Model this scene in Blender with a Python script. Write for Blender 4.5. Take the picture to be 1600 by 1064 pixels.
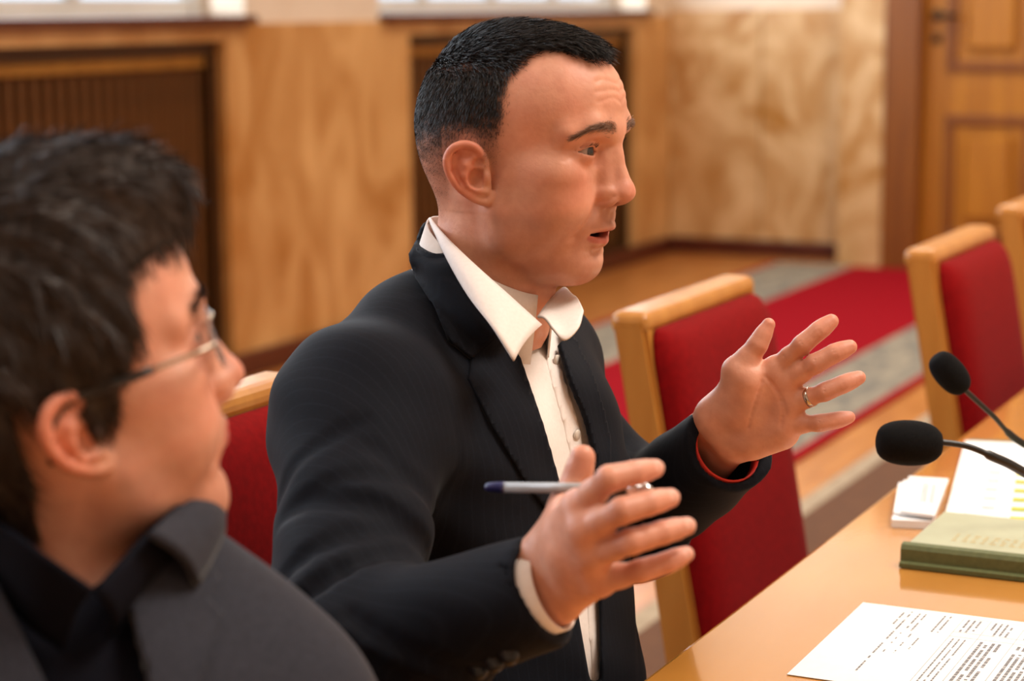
import bpy, bmesh, math, random
import numpy as np
from mathutils import Vector, Matrix
from mathutils.bvhtree import BVHTree

for _o in list(bpy.data.objects):
    bpy.data.objects.remove(_o)
SC = bpy.context.scene
COL = SC.collection

# ------------------------------------------------------------------ camera
FPX = 3200.0                      # focal length in pixels of the 1600 px wide frame
CAMH = 1.36
TH = math.atan(522 / FPX)
RHO = -0.008
_f = np.array([0, math.cos(TH), -math.sin(TH)])
_r0 = np.array([1.0, 0, 0]); _u0 = np.array([0, math.sin(TH), math.cos(TH)])
_r = _r0 * math.cos(RHO) + _u0 * math.sin(RHO)
_u = -_r0 * math.sin(RHO) + _u0 * math.cos(RHO)
CAMP = np.array([0, 0, CAMH])
cam_d = bpy.data.cameras.new('camera'); cam = bpy.data.objects.new('camera', cam_d); COL.objects.link(cam)
cam.matrix_world = Matrix(((_r[0], _u[0], -_f[0], 0), (_r[1], _u[1], -_f[1], 0), (_r[2], _u[2], -_f[2], CAMH), (0, 0, 0, 1)))
cam_d.sensor_width = 36.0; cam_d.lens = FPX / 1600 * 36
cam_d.dof.use_dof = True; cam_d.dof.focus_distance = 1.90; cam_d.dof.aperture_fstop = 4.4
cam_d.clip_start = 0.05
SC.camera = cam

# ------------------------------------------------------------------ world, lights, exposure
SC.view_settings.view_transform = 'Standard'; SC.view_settings.look = 'None'
SC.view_settings.gamma = 1.0; SC.view_settings.use_curve_mapping = False
SC.view_settings.exposure = -0.15
wd = bpy.data.worlds.new('sky'); SC.world = wd; wd.use_nodes = True
wd.node_tree.nodes['Background'].inputs[0].default_value = (0.66, 0.83, 1.0, 1)
wd.node_tree.nodes['Background'].inputs[1].default_value = 2.0

ANG = math.radians(26.3)
UD = np.array([math.sin(ANG), math.cos(ANG), 0]); VD = np.array([math.cos(ANG), -math.sin(ANG), 0])
def W(v, u, z): return VD * v + UD * u + np.array([0, 0, z])     # room coordinates -> world
def area(name, v, u, z, sx, sy, power, col, rot=None, portal=False):
    l = bpy.data.lights.new(name, 'AREA'); l.shape = 'RECTANGLE'; l.size = sx; l.size_y = sy
    l.energy = power; l.color = col
    o = bpy.data.objects.new(name, l); COL.objects.link(o)
    o.location = W(v, u, z)
    o.rotation_euler = rot if rot else (0, 0, -ANG)
    if portal: l.cycles.is_portal = True
    return o
CEIL = 4.6
WARM = (1.0, 0.915, 0.805)
area('ceiling_lamp', 1.5, 2.3, CEIL - .12, 1.6, 1.6, 205, WARM)
area('ceiling_lamp', 0.2, 4.6, CEIL - .12, 1.6, 1.6, 95, WARM)
area('ceiling_lamp', -1.6, 8.0, CEIL - .12, 1.6, 1.6, 95, WARM)
area('ceiling_lamp', -1.2, -0.4, CEIL - .12, 1.6, 1.6, 40, WARM)
WIN = [(-0.30, 2.56), (3.56, 6.42), (7.41, 10.27)]
SILL = 1.335; WTOP = 3.9; WALLV = -4.25
for a_, b_ in WIN:   # daylight coming in through the three windows
    q = Vector(VD).to_track_quat('-Z', 'Y')
    o = area('window_daylight', WALLV - .17, (a_ + b_) / 2, (SILL + WTOP) / 2, b_ - a_ - .04, WTOP - SILL - .04, 120, (0.80, 0.90, 1.0))
    o.rotation_euler = Vector((VD[0], VD[1], 0)).to_track_quat('-Z', 'Y').to_euler()

# ------------------------------------------------------------------ helpers
def pix(px, py, d):
    """point at optical depth d behind photograph pixel (px, py)"""
    return CAMP + (_f + _r * (px - 800) / FPX - _u * (py - 532) / FPX) * d

def lin(c):
    return tuple(((x / 255) / 12.92 if x / 255 <= .04045 else ((x / 255 + .055) / 1.055) ** 2.4) for x in c)

MATS = {}
def mat(name, col, rough=.5, spec=.5, metal=0, noise=None, bump=None, coat=0, sheen=0, sss=0, vcol=None, trans=0, emis=None):
    """noise=(scale, second colour, contrast, stretch)  bump=(scale, strength, distance)"""
    if name in MATS: return MATS[name]
    m = bpy.data.materials.new(name); m.use_nodes = True; MATS[name] = m
    nt = m.node_tree; b = nt.nodes['Principled BSDF']
    b.inputs['Base Color'].default_value = (*col, 1); b.inputs['Roughness'].default_value = rough
    b.inputs['Metallic'].default_value = metal; b.inputs['Specular IOR Level'].default_value = spec
    b.inputs['Coat Weight'].default_value = coat; b.inputs['Coat Roughness'].default_value = .06
    b.inputs['Sheen Weight'].default_value = sheen; b.inputs['Sheen Roughness'].default_value = .4
    b.inputs['Transmission Weight'].default_value = trans
    if sss:
        b.inputs['Subsurface Weight'].default_value = sss
        b.inputs['Subsurface Radius'].default_value = (1.0, .35, .2); b.inputs['Subsurface Scale'].default_value = .006
    if emis:
        b.inputs['Emission Color'].default_value = (*emis[0], 1); b.inputs['Emission Strength'].default_value = emis[1]
    tc = nt.nodes.new('ShaderNodeTexCoord')
    src = None
    if vcol:
        a = nt.nodes.new('ShaderNodeVertexColor'); a.layer_name = vcol; src = a.outputs['Color']
    if noise:
        mp = nt.nodes.new('ShaderNodeMapping'); nt.links.new(tc.outputs['Object'], mp.inputs[0])
        mp.inputs['Scale'].default_value = noise[3] if len(noise) > 3 else (1, 1, 1)
        n = nt.nodes.new('ShaderNodeTexNoise'); n.inputs['Scale'].default_value = noise[0]; n.inputs['Detail'].default_value = 6
        n.inputs['Distortion'].default_value = noise[4] if len(noise) > 4 else 0
        nt.links.new(mp.outputs[0], n.inputs['Vector'])
        r = nt.nodes.new('ShaderNodeMapRange'); c_ = noise[2]
        r.inputs[1].default_value = .5 - c_; r.inputs[2].default_value = .5 + c_
        nt.links.new(n.outputs['Fac'], r.inputs[0])
        mx = nt.nodes.new('ShaderNodeMix'); mx.data_type = 'RGBA'
        mx.inputs[6].default_value = (*col, 1); mx.inputs[7].default_value = (*noise[1], 1)
        nt.links.new(r.outputs[0], mx.inputs[0])
        if src is not None:
            mx.blend_type = 'MULTIPLY'; nt.links.new(src, mx.inputs[6])
            mx.inputs[0].default_value = 1
            m2 = nt.nodes.new('ShaderNodeMix'); m2.data_type = 'RGBA'; m2.inputs[6].default_value = (1, 1, 1, 1); m2.inputs[7].default_value = (*noise[1], 1)
            nt.links.new(r.outputs[0], m2.inputs[0])
            for l in list(nt.links):
                if l.to_socket == mx.inputs[0]: nt.links.remove(l)
            nt.links.new(m2.outputs[2], mx.inputs[7])
        src = mx.outputs[2]
    if src is not None: nt.links.new(src, b.inputs['Base Color'])
    if bump:
        n2 = nt.nodes.new('ShaderNodeTexNoise'); n2.inputs['Scale'].default_value = bump[0]; n2.inputs['Detail'].default_value = 4
        mp2 = nt.nodes.new('ShaderNodeMapping'); nt.links.new(tc.outputs['Object'], mp2.inputs[0])
        if len(bump) > 3: mp2.inputs['Scale'].default_value = bump[3]
        nt.links.new(mp2.outputs[0], n2.inputs['Vector'])
        bp = nt.nodes.new('ShaderNodeBump'); bp.inputs['Strength'].default_value = bump[1]; bp.inputs['Distance'].default_value = bump[2]
        nt.links.new(n2.outputs['Fac'], bp.inputs['Height']); nt.links.new(bp.outputs[0], b.inputs['Normal'])
    return m

def link(name, me, m, parent=None, smooth=False):
    o = bpy.data.objects.new(name, me); COL.objects.link(o)
    if m:
        me.materials.append(m)
    if smooth and len(me.polygons):
        me.polygons.foreach_set('use_smooth', [True] * len(me.polygons))
    if parent: o.parent = parent
    return o
def bobj(name, bm, m, parent=None, smooth=False):
    me = bpy.data.meshes.new(name); bmesh.ops.recalc_face_normals(bm, faces=bm.faces); bm.to_mesh(me); bm.free()
    return link(name, me, m, parent, smooth)
def tag(o, label=None, cat=None, group=None, kind=None):
    if label: o['label'] = label
    if cat: o['category'] = cat
    if group: o['group'] = group
    if kind: o['kind'] = kind
    return o
def empty(name, loc, rz=0.0):
    o = bpy.data.objects.new(name, None); COL.objects.link(o); o.location = loc; o.rotation_euler = (0, 0, rz); o.empty_display_size = .1
    return o
def room(o):
    o.rotation_euler = (0, 0, -ANG); return o
def struct(o):
    if o.parent is None: room(o); o['kind'] = 'structure'
    return o
def box(bm, x0, x1, y0, y1, z0, z1, bev=0, seg=2):
    vs = [bm.verts.new((x, y, z)) for x in (x0, x1) for y in (y0, y1) for z in (z0, z1)]
    fs = [bm.faces.new([vs[i] for i in f]) for f in ((0, 1, 3, 2), (4, 6, 7, 5), (0, 4, 5, 1), (2, 3, 7, 6), (0, 2, 6, 4), (1, 5, 7, 3))]
    if bev:
        es = set(e for f in fs for e in f.edges)
        bmesh.ops.bevel(bm, geom=list(es), offset=bev, segments=seg, affect='EDGES', profile=.5)
    return bm
def B(x0, x1, y0, y1, z0, z1, bev=0, seg=2):
    return box(bmesh.new(), x0, x1, y0, y1, z0, z1, bev, seg)
def prism(bm, pts, vec):
    """polygon of 3D points extruded by vec"""
    v = Vector(vec); a = [bm.verts.new(p) for p in pts]; b = [bm.verts.new(Vector(p) + v) for p in pts]
    bm.faces.new(a); bm.faces.new(b[::-1]); n = len(a)
    for i in range(n): bm.faces.new((a[i], b[i], b[(i + 1) % n], a[(i + 1) % n]))
    return bm
def spline(pts, n):
    """Catmull-Rom through pts (k x m), n samples per span"""
    P = np.array(pts, float); P = np.vstack([2 * P[0] - P[1], P, 2 * P[-1] - P[-2]]); out = []
    for i in range(1, len(P) - 2):
        for t in np.linspace(0, 1, n, endpoint=False):
            a, b, c, d = P[i - 1:i + 3]
            out.append(.5 * (2 * b + (c - a) * t + (2 * a - 5 * b + 4 * c - d) * t * t + (3 * b - a - 3 * c + d) * t ** 3))
    out.append(P[-2]); return np.array(out)
def tube(bm, pts, rad, seg=10, cap=True):
    pts = [Vector(p) for p in pts]; rad = rad if hasattr(rad, '__len__') else [rad] * len(pts)
    up = Vector((0.13, 0.29, .95)); rings = []
    for i, p in enumerate(pts):
        t = (pts[min(i + 1, len(pts) - 1)] - pts[max(i - 1, 0)]).normalized()
        s = t.cross(up)
        if s.length < .05: s = t.cross(Vector((1, 0, 0)))
        s.normalize(); w = s.cross(t).normalized(); up = w
        rings.append([bm.verts.new(p + (s * math.cos(a) + w * math.sin(a)) * rad[i]) for a in [2 * math.pi * k / seg for k in range(seg)]])
    for a, b in zip(rings, rings[1:]):
        for k in range(seg): bm.faces.new((a[k], a[(k + 1) % seg], b[(k + 1) % seg], b[k]))
    if cap: bm.faces.new(rings[0][::-1]); bm.faces.new(rings[-1])
    return bm
def lathe(bm, prof, seg=24, M=None):
    """profile of (r, z) revolved around local z, placed by matrix M"""
    M = M or Matrix(); rings = []
    for r, z in prof:
        rings.append([bm.verts.new(M @ Vector((r * math.cos(2 * math.pi * k / seg), r * math.sin(2 * math.pi * k / seg), z))) for k in range(seg)])
    for a, b in zip(rings, rings[1:]):
        for k in range(seg): bm.faces.new((a[k], a[(k + 1) % seg], b[(k + 1) % seg], b[k]))
    if prof[0][0] > 1e-6: bm.faces.new(rings[0][::-1])
    if prof[-1][0] > 1e-6: bm.faces.new(rings[-1])
    bmesh.ops.remove_doubles(bm, verts=bm.verts, dist=1e-6)
    return bm
def copy_tree(o, parent=None):
    c = o.copy(); COL.objects.link(c); c.parent = parent
    for ch in o.children: copy_tree(ch, c)
    return c
def frame_to(p, zdir):
    q = Vector(zdir).to_track_quat('Z', 'Y'); return Matrix.Translation(Vector(p)) @ q.to_matrix().to_4x4()

# ------------------------------------------------------------------ materials of the room
MARB = mat('honey_marble', lin((222, 174, 114)), .32, noise=(2.6, lin((176, 118, 56)), .2, (1.5, 1.5, .7), 1.2), bump=(30, .03, .002))
MARB2 = mat('veined_marble', lin((176, 122, 58)), .30, noise=(2.3, lin((224, 186, 136)), .17, (1, 1, .8), 2.6), bump=(30, .03, .002))
PLAST = mat('warm_plaster', lin((232, 214, 192)), .8, noise=(6, lin((222, 202, 178)), .3))
DARKW = mat('dark_bronze', lin((74, 44, 12)), .45, metal=.25, noise=(8, lin((60, 34, 10)), .3))
BARM = mat('bronze_bar', lin((112, 70, 28)), .42, metal=.3, noise=(8, lin((92, 56, 20)), .3))
BRASS = mat('aged_brass', lin((178, 130, 58)), .35, metal=.6, noise=(12, lin((150, 104, 42)), .3))
REDWD = mat('mahogany', lin((92, 40, 22)), .4, noise=(5, lin((70, 28, 16)), .25, (1, .15, 1)))
OAK = mat('door_oak', lin((190, 124, 32)), .38, noise=(5, lin((158, 94, 20)), .25, (5, 5, .35), .6), bump=(40, .05, .002, (5, 5, .4)))
OAKD = mat('frame_oak', lin((142, 82, 20)), .4, noise=(5, lin((112, 58, 14)), .25, (5, 5, .35), .6))
PARQ = mat('parquet', lin((196, 130, 66)), .3, noise=(3, lin((168, 102, 46)), .2, (7, 1.2, 1)), bump=(25, .03, .002))
REDC = mat('red_carpet', lin((158, 14, 26)), .95, spec=.05, noise=(70, lin((128, 14, 26)), .3))
BORD = mat('carpet_border', lin((150, 138, 116)), .95, noise=(16, lin((112, 106, 94)), .12, (1, .35, 1), 1.0))
BROWNC = mat('brown_carpet', lin((104, 64, 30)), .9, noise=(30, lin((84, 48, 20)), .3))
BEIGEC = mat('beige_edge', lin((176, 156, 128)), .9, noise=(30, lin((150, 130, 104)), .3))
WHITEP = mat('white_paint', lin((232, 232, 228)), .4, noise=(6, lin((220, 220, 214)), .3))
GLASS = mat('window_glass', (1, 1, 1), .02, trans=1.0)
STEEL = mat('dark_steel', lin((70, 62, 52)), .35, metal=.9, noise=(20, lin((52, 46, 38)), .3))

# ------------------------------------------------------------------ room shell (local axes: x = v, y = u)
UMIN, UMAX, VMAX = -3.6, 10.62, 4.6
struct(bobj('floor', B(WALLV - .2, VMAX, UMIN, UMAX + .2, -.1, 0), PARQ))
struct(bobj('ceiling', B(WALLV - .2, VMAX, UMIN, UMAX + .2, CEIL, CEIL + .1), PLAST))
struct(bobj('wall_back', B(VMAX, VMAX + .15, UMIN, UMAX + .2, 0, CEIL), PLAST))
struct(bobj('wall_near', B(WALLV - .2, VMAX, UMIN - .15, UMIN, 0, CEIL), PLAST))
# window wall: marble dado with radiator niches, plaster and windows above
NICHE = [(-0.1, 2.40), (3.72, 6.27), (7.645, 10.10)]
NTOP = 1.245
wl = struct(bobj('wall_left', B(WALLV - .30, WALLV - .16, UMIN, UMAX + .2, 0, SILL - .03), MARB))   # backing behind the niches
edges = [UMIN] + [x for n in NICHE for x in n] + [UMAX]
for i in range(0, len(edges), 2):
    bobj('marble_pier', B(WALLV - .16, WALLV, edges[i], edges[i + 1], 0, SILL - .03), MARB, wl)
for a_, b_ in NICHE:
    bobj('marble_lintel', B(WALLV - .16, WALLV, a_, b_, NTOP, SILL - .03), MARB, wl)
wedge = [UMIN] + [x for n in WIN for x in n] + [UMAX]
for i in range(0, len(wedge), 2):
    bobj('plaster_pier', B(WALLV - .30, WALLV - .012, wedge[i], wedge[i + 1], SILL - .03, CEIL), PLAST, wl)
for a_, b_ in WIN:
    bobj('plaster_head', B(WALLV - .30, WALLV - .012, a_, b_, WTOP, CEIL), PLAST, wl)
for k, (a_, b_) in enumerate(WIN):
    wn = bobj('window_%d' % (k + 1), B(WALLV - .24, WALLV - .21, a_, b_, SILL, SILL + .06), WHITEP); struct(wn)
    bobj('window_sill', B(WALLV - .24, WALLV + .05, a_, b_, SILL - .03, SILL, .006), REDWD, wn)
    bm = bmesh.new()
    for x0, x1, z0, z1 in ((a_, b_, WTOP - .06, WTOP), (a_, a_ + .06, SILL, WTOP), (b_ - .06, b_, SILL, WTOP)):
        box(bm, WALLV - .24, WALLV - .20, x0, x1, z0, z1)
    bobj('window_frame', bm, WHITEP, wn)
    n = 4; w_ = (b_ - a_ - .12) / n
    for j in range(n):
        if j: bobj('mullion', B(WALLV - .24, WALLV - .20, a_ + .06 + j * w_ - .025, a_ + .06 + j * w_ + .025, SILL + .06, WTOP - .06), WHITEP, wn)
        bobj('pane', B(WALLV - .225, WALLV - .219, a_ + .06 + j * w_ + .026, a_ + .06 + (j + 1) * w_ - .026, SILL + .06, WTOP - .06), GLASS, wn)
# radiator grilles in the niches
glabels = ['bronze radiator grille in the wall niche out by the near corner', 'bronze radiator grille with brass top strip behind the man in glasses',
           'bronze radiator grille in the niche behind the speaking man, nearest the door']
barme = None
for k, (a_, b_) in enumerate(NICHE):
    if k == 0: continue
    g = empty('radiator_grille', W(WALLV - .09, (a_ + b_) / 2, 0), -ANG); hw = (b_ - a_) / 2
    tag(g, glabels[k], 'grille', 'radiator grilles of the window wall')
    bobj('backing', B(-.06, -.05, -hw + .001, hw - .001, .002, NTOP - .002), DARKW, g)
    bm = bmesh.new()
    for x0, x1, z0, z1 in ((-hw + .001, hw - .001, NTOP - .05, NTOP - .001), (-hw + .001, -hw + .05, .002, NTOP - .05), (hw - .05, hw - .001, .002, NTOP - .05), (-hw + .05, hw - .05, .002, .10)):
        box(bm, -.05, .05, x0, x1, z0, z1)
    bobj('grille_frame', bm, DARKW, g)
    bobj('top_strip', B(-.03, .035, -hw + .05, hw - .05, NTOP - .095, NTOP - .05, .004), BRASS, g)
    if barme is None:
        bb = B(-.012, .022, -.017, .017, .10, NTOP - .095, .005, 1); barme = bpy.data.meshes.new('bar'); bmesh.ops.recalc_face_normals(bb, faces=bb.faces); bb.to_mesh(barme); bb.free(); barme.materials.append(BARM)
    nb = int((2 * hw - .1) / .064)
    for j in range(nb):
        o = bpy.data.objects.new('bar', barme); COL.objects.link(o); o.parent = g
        o.location = (0, -hw + .05 + (j + .5) * (2 * hw - .1) / nb, 0)
# skirting along the window wall and back wall
sk = struct(bobj('baseboard_left', B(WALLV, WALLV + .035, UMIN, UMAX, 0, .09, .006), REDWD))
# wall with the door
PILU = 10.30
DV0, DV1 = -2.775, -1.50
wr = struct(bobj('wall_right', B(WALLV - .2, VMAX, UMAX, UMAX + .2, 0, CEIL), PLAST))
sl = np.linspace(WALLV, -3.19, 3)
for i in range(2):
    bobj('marble_slab', B(sl[i] + .003, sl[i + 1] - .003, UMAX - .03, UMAX, 0, 1.335), MARB2, wr)
bobj('marble_pilaster', B(-3.19, -2.96, PILU, UMAX, 0, 2.9), MARB2, wr)
bobj('marble_pilaster', B(-1.31, -1.08, PILU, UMAX, 0, 2.9), MARB2, wr)
bobj('baseboard_slab', B(WALLV + .035, -3.19, UMAX - .06, UMAX - .03, 0, .09, .006), REDWD, wr)
# door
dr = struct(bobj('door_1', B(DV0, DV1, PILU + .10, PILU + .15, .01, 2.75), OAK))
bm = bmesh.new()
box(bm, -2.96, DV0, PILU + .0, PILU + .17, 0, 2.9, .008); box(bm, DV1, -1.31, PILU + .0, PILU + .17, 0, 2.9, .008); box(bm, DV0, DV1, PILU, PILU + .17, 2.75, 2.9)
bobj('door_frame', bm, OAKD, dr)
def door_panel(v0, v1, z0, z1):
    fr = PILU + .10
    bm = bmesh.new(); w = .05
    for a, b, c, d in ((v0, v1, z0, z0 + w), (v0, v1, z1 - w, z1), (v0, v0 + w, z0 + w, z1 - w), (v1 - w, v1, z0 + w, z1 - w)):
        box(bm, a, b, fr - .022, fr + .003, c, d, .008)
    bobj('panel_moulding', bm, OAKD, dr)
    bobj('door_panel', B(v0 + w + .05, v1 - w - .05, fr - .028, fr + .003, z0 + w + .05, z1 - w - .05, .02, 1), OAK, dr)
vm = (DV0 + DV1) / 2
for v0, v1 in ((-2.66, vm - .07), (vm + .07, DV1 - .12)):
    door_panel(v0, v1, .16, .80); door_panel(v0, v1, 1.02, 2.55)
hd = bobj('door_handle', tube(bmesh.new(), [(-2.715, PILU + .10, 1.30), (-2.715, PILU + .045, 1.30), (-2.70, PILU + .035, 1.30), (-2.60, PILU + .035, 1.295)], [.012, .012, .013, .011], 10), STEEL, dr, True)
bobj('rosette', lathe(bmesh.new(), [(.028, 0), (.028, .012), (.02, .018)], 20, frame_to((-2.715, PILU + .10, 1.30), (0, -1, 0))), STEEL, dr, True)
bobj('keyhole_plate', lathe(bmesh.new(), [(.024, 0), (.024, .010), (.016, .014)], 20, frame_to((-2.715, PILU + .10, 1.18), (0, -1, 0))), STEEL, dr, True)

# carpets
rc = room(bobj('carpet_runner', B(-3.09, -2.27, -3.4, PILU - .02, .001, .012), REDC)); tag(rc, 'red carpet runner with patterned grey borders leading to the wooden door', 'carpet')
bobj('carpet_border', B(-3.50, -3.09, -3.4, PILU - .02, .001, .0125), BORD, rc)
bobj('carpet_border', B(-2.27, -1.94, -3.4, PILU - .02, .001, .0125), BORD, rc)
bobj('carpet_edge', B(-1.94, -1.90, -3.4, PILU - .02, .001, .012), REDC, rc)
bobj('carpet_edge', B(-3.54, -3.50, -3.4, PILU - .02, .001, .012), REDC, rc)
bc = room(bobj('floor_carpet', B(-1.665, 3.6, -3.4, 9.6, .001, .010), BROWNC)); tag(bc, 'brown carpet with pale edge strip spread beneath the conference table', 'carpet')
bobj('carpet_edge', B(-1.725, -1.665, -3.4, 9.6, .001, .011), BEIGEC, bc)

# ceiling light fittings that carry the lamps
for v_, u_, wh_ in ((1.5, 2.3, 'over the middle of the table'), (0.2, 4.6, 'over the far chairs'), (-1.6, 8.0, 'over the carpet before the door'), (-1.2, -0.4, 'behind the man in glasses')):
    cl = empty('ceiling_light', W(v_, u_, CEIL), -ANG); tag(cl, 'large square white ceiling light hanging ' + wh_, 'light', 'ceiling lights of the hall')
    bobj('housing', B(-.84, .84, -.84, .84, -.11, 0), WHITEP, cl)
    bm = bmesh.new()
    for a, b, c, d in ((-.86, .86, -.86, -.82), (-.86, .86, .82, .86), (-.86, -.82, -.82, .82), (.82, .86, -.82, .82)): box(bm, a, b, c, d, -.15, -.0005)
    bobj('frame', bm, WHITEP, cl)

# ------------------------------------------------------------------ conference table
TABZ = 0.75; TEDGE = -0.695
TABW = mat('lacquered_birch', lin((206, 142, 66)), .14, coat=1.0, noise=(2.2, lin((190, 126, 52)), .25, (3, .5, 1), .4))
tb = empty('conference_table', W(TEDGE + .65, 2.6, 0), -ANG); tag(tb, 'long glossy honey coloured wooden conference table with papers and microphones on it', 'table')
bobj('tabletop', B(-.65, 2.2, -3.2, 3.6, TABZ - .032, TABZ, .006, 3), TABW, tb)
bobj('apron', B(.10, .125, -3.0, 3.4, .18, TABZ - .032), TABW, tb)
for y in (-2.8, -.9, 1.1, 3.1):
    bobj('leg_panel', B(.125, 1.9, y, y + .05, .0105, TABZ - .032), TABW, tb)

# ------------------------------------------------------------------ chairs
BEECH = mat('beech', lin((200, 138, 62)), .35, coat=.2, noise=(6, lin((180, 116, 46)), .25, (6, 6, .6), .3))
VELV = mat('red_velvet', lin((136, 9, 13)), .9, sheen=.03, spec=.1, noise=(110, lin((110, 5, 8)), .3), bump=(260, .15, .001))
CH = .955; CW = .43
def make_chair():
    t = empty('conference_chair', (0, 0, 0))
    # local x = forward (v), y = along the row (u); back top centre stands at x = 0
    lean = .17                                   # back leans: bottom is further forward
    def bx(z): return (CH - z) * lean
    for s in (-1, 1):
        bm = bmesh.new(); y0 = s * (CW / 2 - .016)
        pr = [(bx(CH) - .018, CH - .012), (bx(CH) + .030, CH - .012), (bx(.44) + .036, .44), (bx(.44) - .03, .012), (bx(.44) - .07, .012), (bx(.44) - .012, .44)]
        prism(bm, [(x, y0 - .016, z) for x, z in pr], (0, .032, 0))
        bmesh.ops.bevel(bm, geom=list(bm.edges), offset=.006, segments=2, affect='EDGES')
        bobj('back_post', bm, BEECH, t)
    bm = B(-.022, .034, -CW / 2, CW / 2, CH - .03, CH + .002, .013, 3)
    bobj('top_rail', bm, BEECH, t)
    # upholstered back: rounded top corners, slightly bulging front
    bm = bmesh.new(); w = CW / 2 - .008; z1 = CH - .022; z0 = .47; n = 20; rows = 16
    grid = {}
    for side in (0, 1):
        for i in range(n + 1):
            for j in range(rows + 1):
                a = math.sin(math.pi / 2 * (-1 + 2 * i / n)); b = .5 + .5 * math.sin(math.pi / 2 * (-1 + 2 * j / rows))
                z = z0 + (z1 - z0) * b; top = max(0, (b - .88) / .12)
                ww = w * (1 - .10 * (1 - math.sqrt(max(0, 1 - top * top))))          # rounded upper corners
                e = max(0, (1 - abs(a) ** 8) * (1 - abs(2 * b - 1) ** 10)) ** .4
                x = bx(z) + (.034 + .034 * e if side else .030)
                grid[side, i, j] = bm.verts.new((x, a * ww, z))
    for side in (0, 1):
        for i in range(n):
            for j in range(rows):
                bm.faces.new([grid[side, i, j], grid[side, i + 1, j], grid[side, i + 1, j + 1], grid[side, i, j + 1]])
    rim = [(i, 0) for i in range(n)] + [(n, j) for j in range(rows)] + [(i, rows) for i in range(n, 0, -1)] + [(0, j) for j in range(rows, 0, -1)]
    for k in range(len(rim)):
        p, q = rim[k], rim[(k + 1) % len(rim)]
        bm.faces.new([grid[0, p[0], p[1]], grid[0, q[0], q[1]], grid[1, q[0], q[1]], grid[1, p[0], p[1]]])
    bobj('back_cushion', bm, VELV, t, True)
    bm = bmesh.new(); prism(bm, [(bx(z) + dx, -CW / 2 + .031, z) for z, dx in ((.47, .004), (.47, .029), (CH - .03, .029), (CH - .03, .004))], (0, CW - .062, 0))
    bobj('back_board', bm, BEECH, t)
    bobj('lower_rail', B(bx(.45) - .005, bx(.45) + .025, -CW / 2 + .033, CW / 2 - .033, .425, .468, .004), BEECH, t)
    bm = bmesh.new(); x0 = bx(.44) + .036
    box(bm, x0, x0 + .40, -CW / 2 + .034, CW / 2 - .034, .36, .405, .004)
    bobj('seat_frame', bm, BEECH, t)
    bobj('seat_cushion', B(x0 + .004, x0 + .42, -CW / 2 + .034, CW / 2 - .034, .405, .455, .02, 4), VELV, t, True)
    for s in (-1, 1):
        y0 = s * (CW / 2 - .016)
        bobj('front_leg', B(x0 + .36, x0 + .40, y0 - .018, y0 + .018, .012, .40, .005), BEECH, t)
        bobj('side_rail', B(x0 - .05, x0 + .36, y0 - .012, y0 + .012, .36, .40, .004), BEECH, t)
    return t
CHG = 'red upholstered beech conference chairs along the table'
ch0 = make_chair()
spots = [(-1.245, 1.71, 0, 'red velvet beech chair on which the speaking man sits'),
         (-1.062, 2.70, 0, 'empty red velvet beech chair beside the speaking man, behind his raised palm'),
         (-.895, 3.54, 0, 'empty red velvet beech chair second along from the speaking man'),
         (-.925, 4.33, 0, 'empty red velvet beech chair third along from the speaking man'),
         (-1.16, .93, 0, 'red velvet beech chair on which the man in glasses sits')]
for i, (v, u, rz, lab) in enumerate(spots):
    o = ch0 if i == 0 else copy_tree(ch0)
    o.location = W(v, u, .0); o.rotation_euler = (0, 0, -ANG + rz)
    tag(o, lab, 'chair', CHG)

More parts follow.
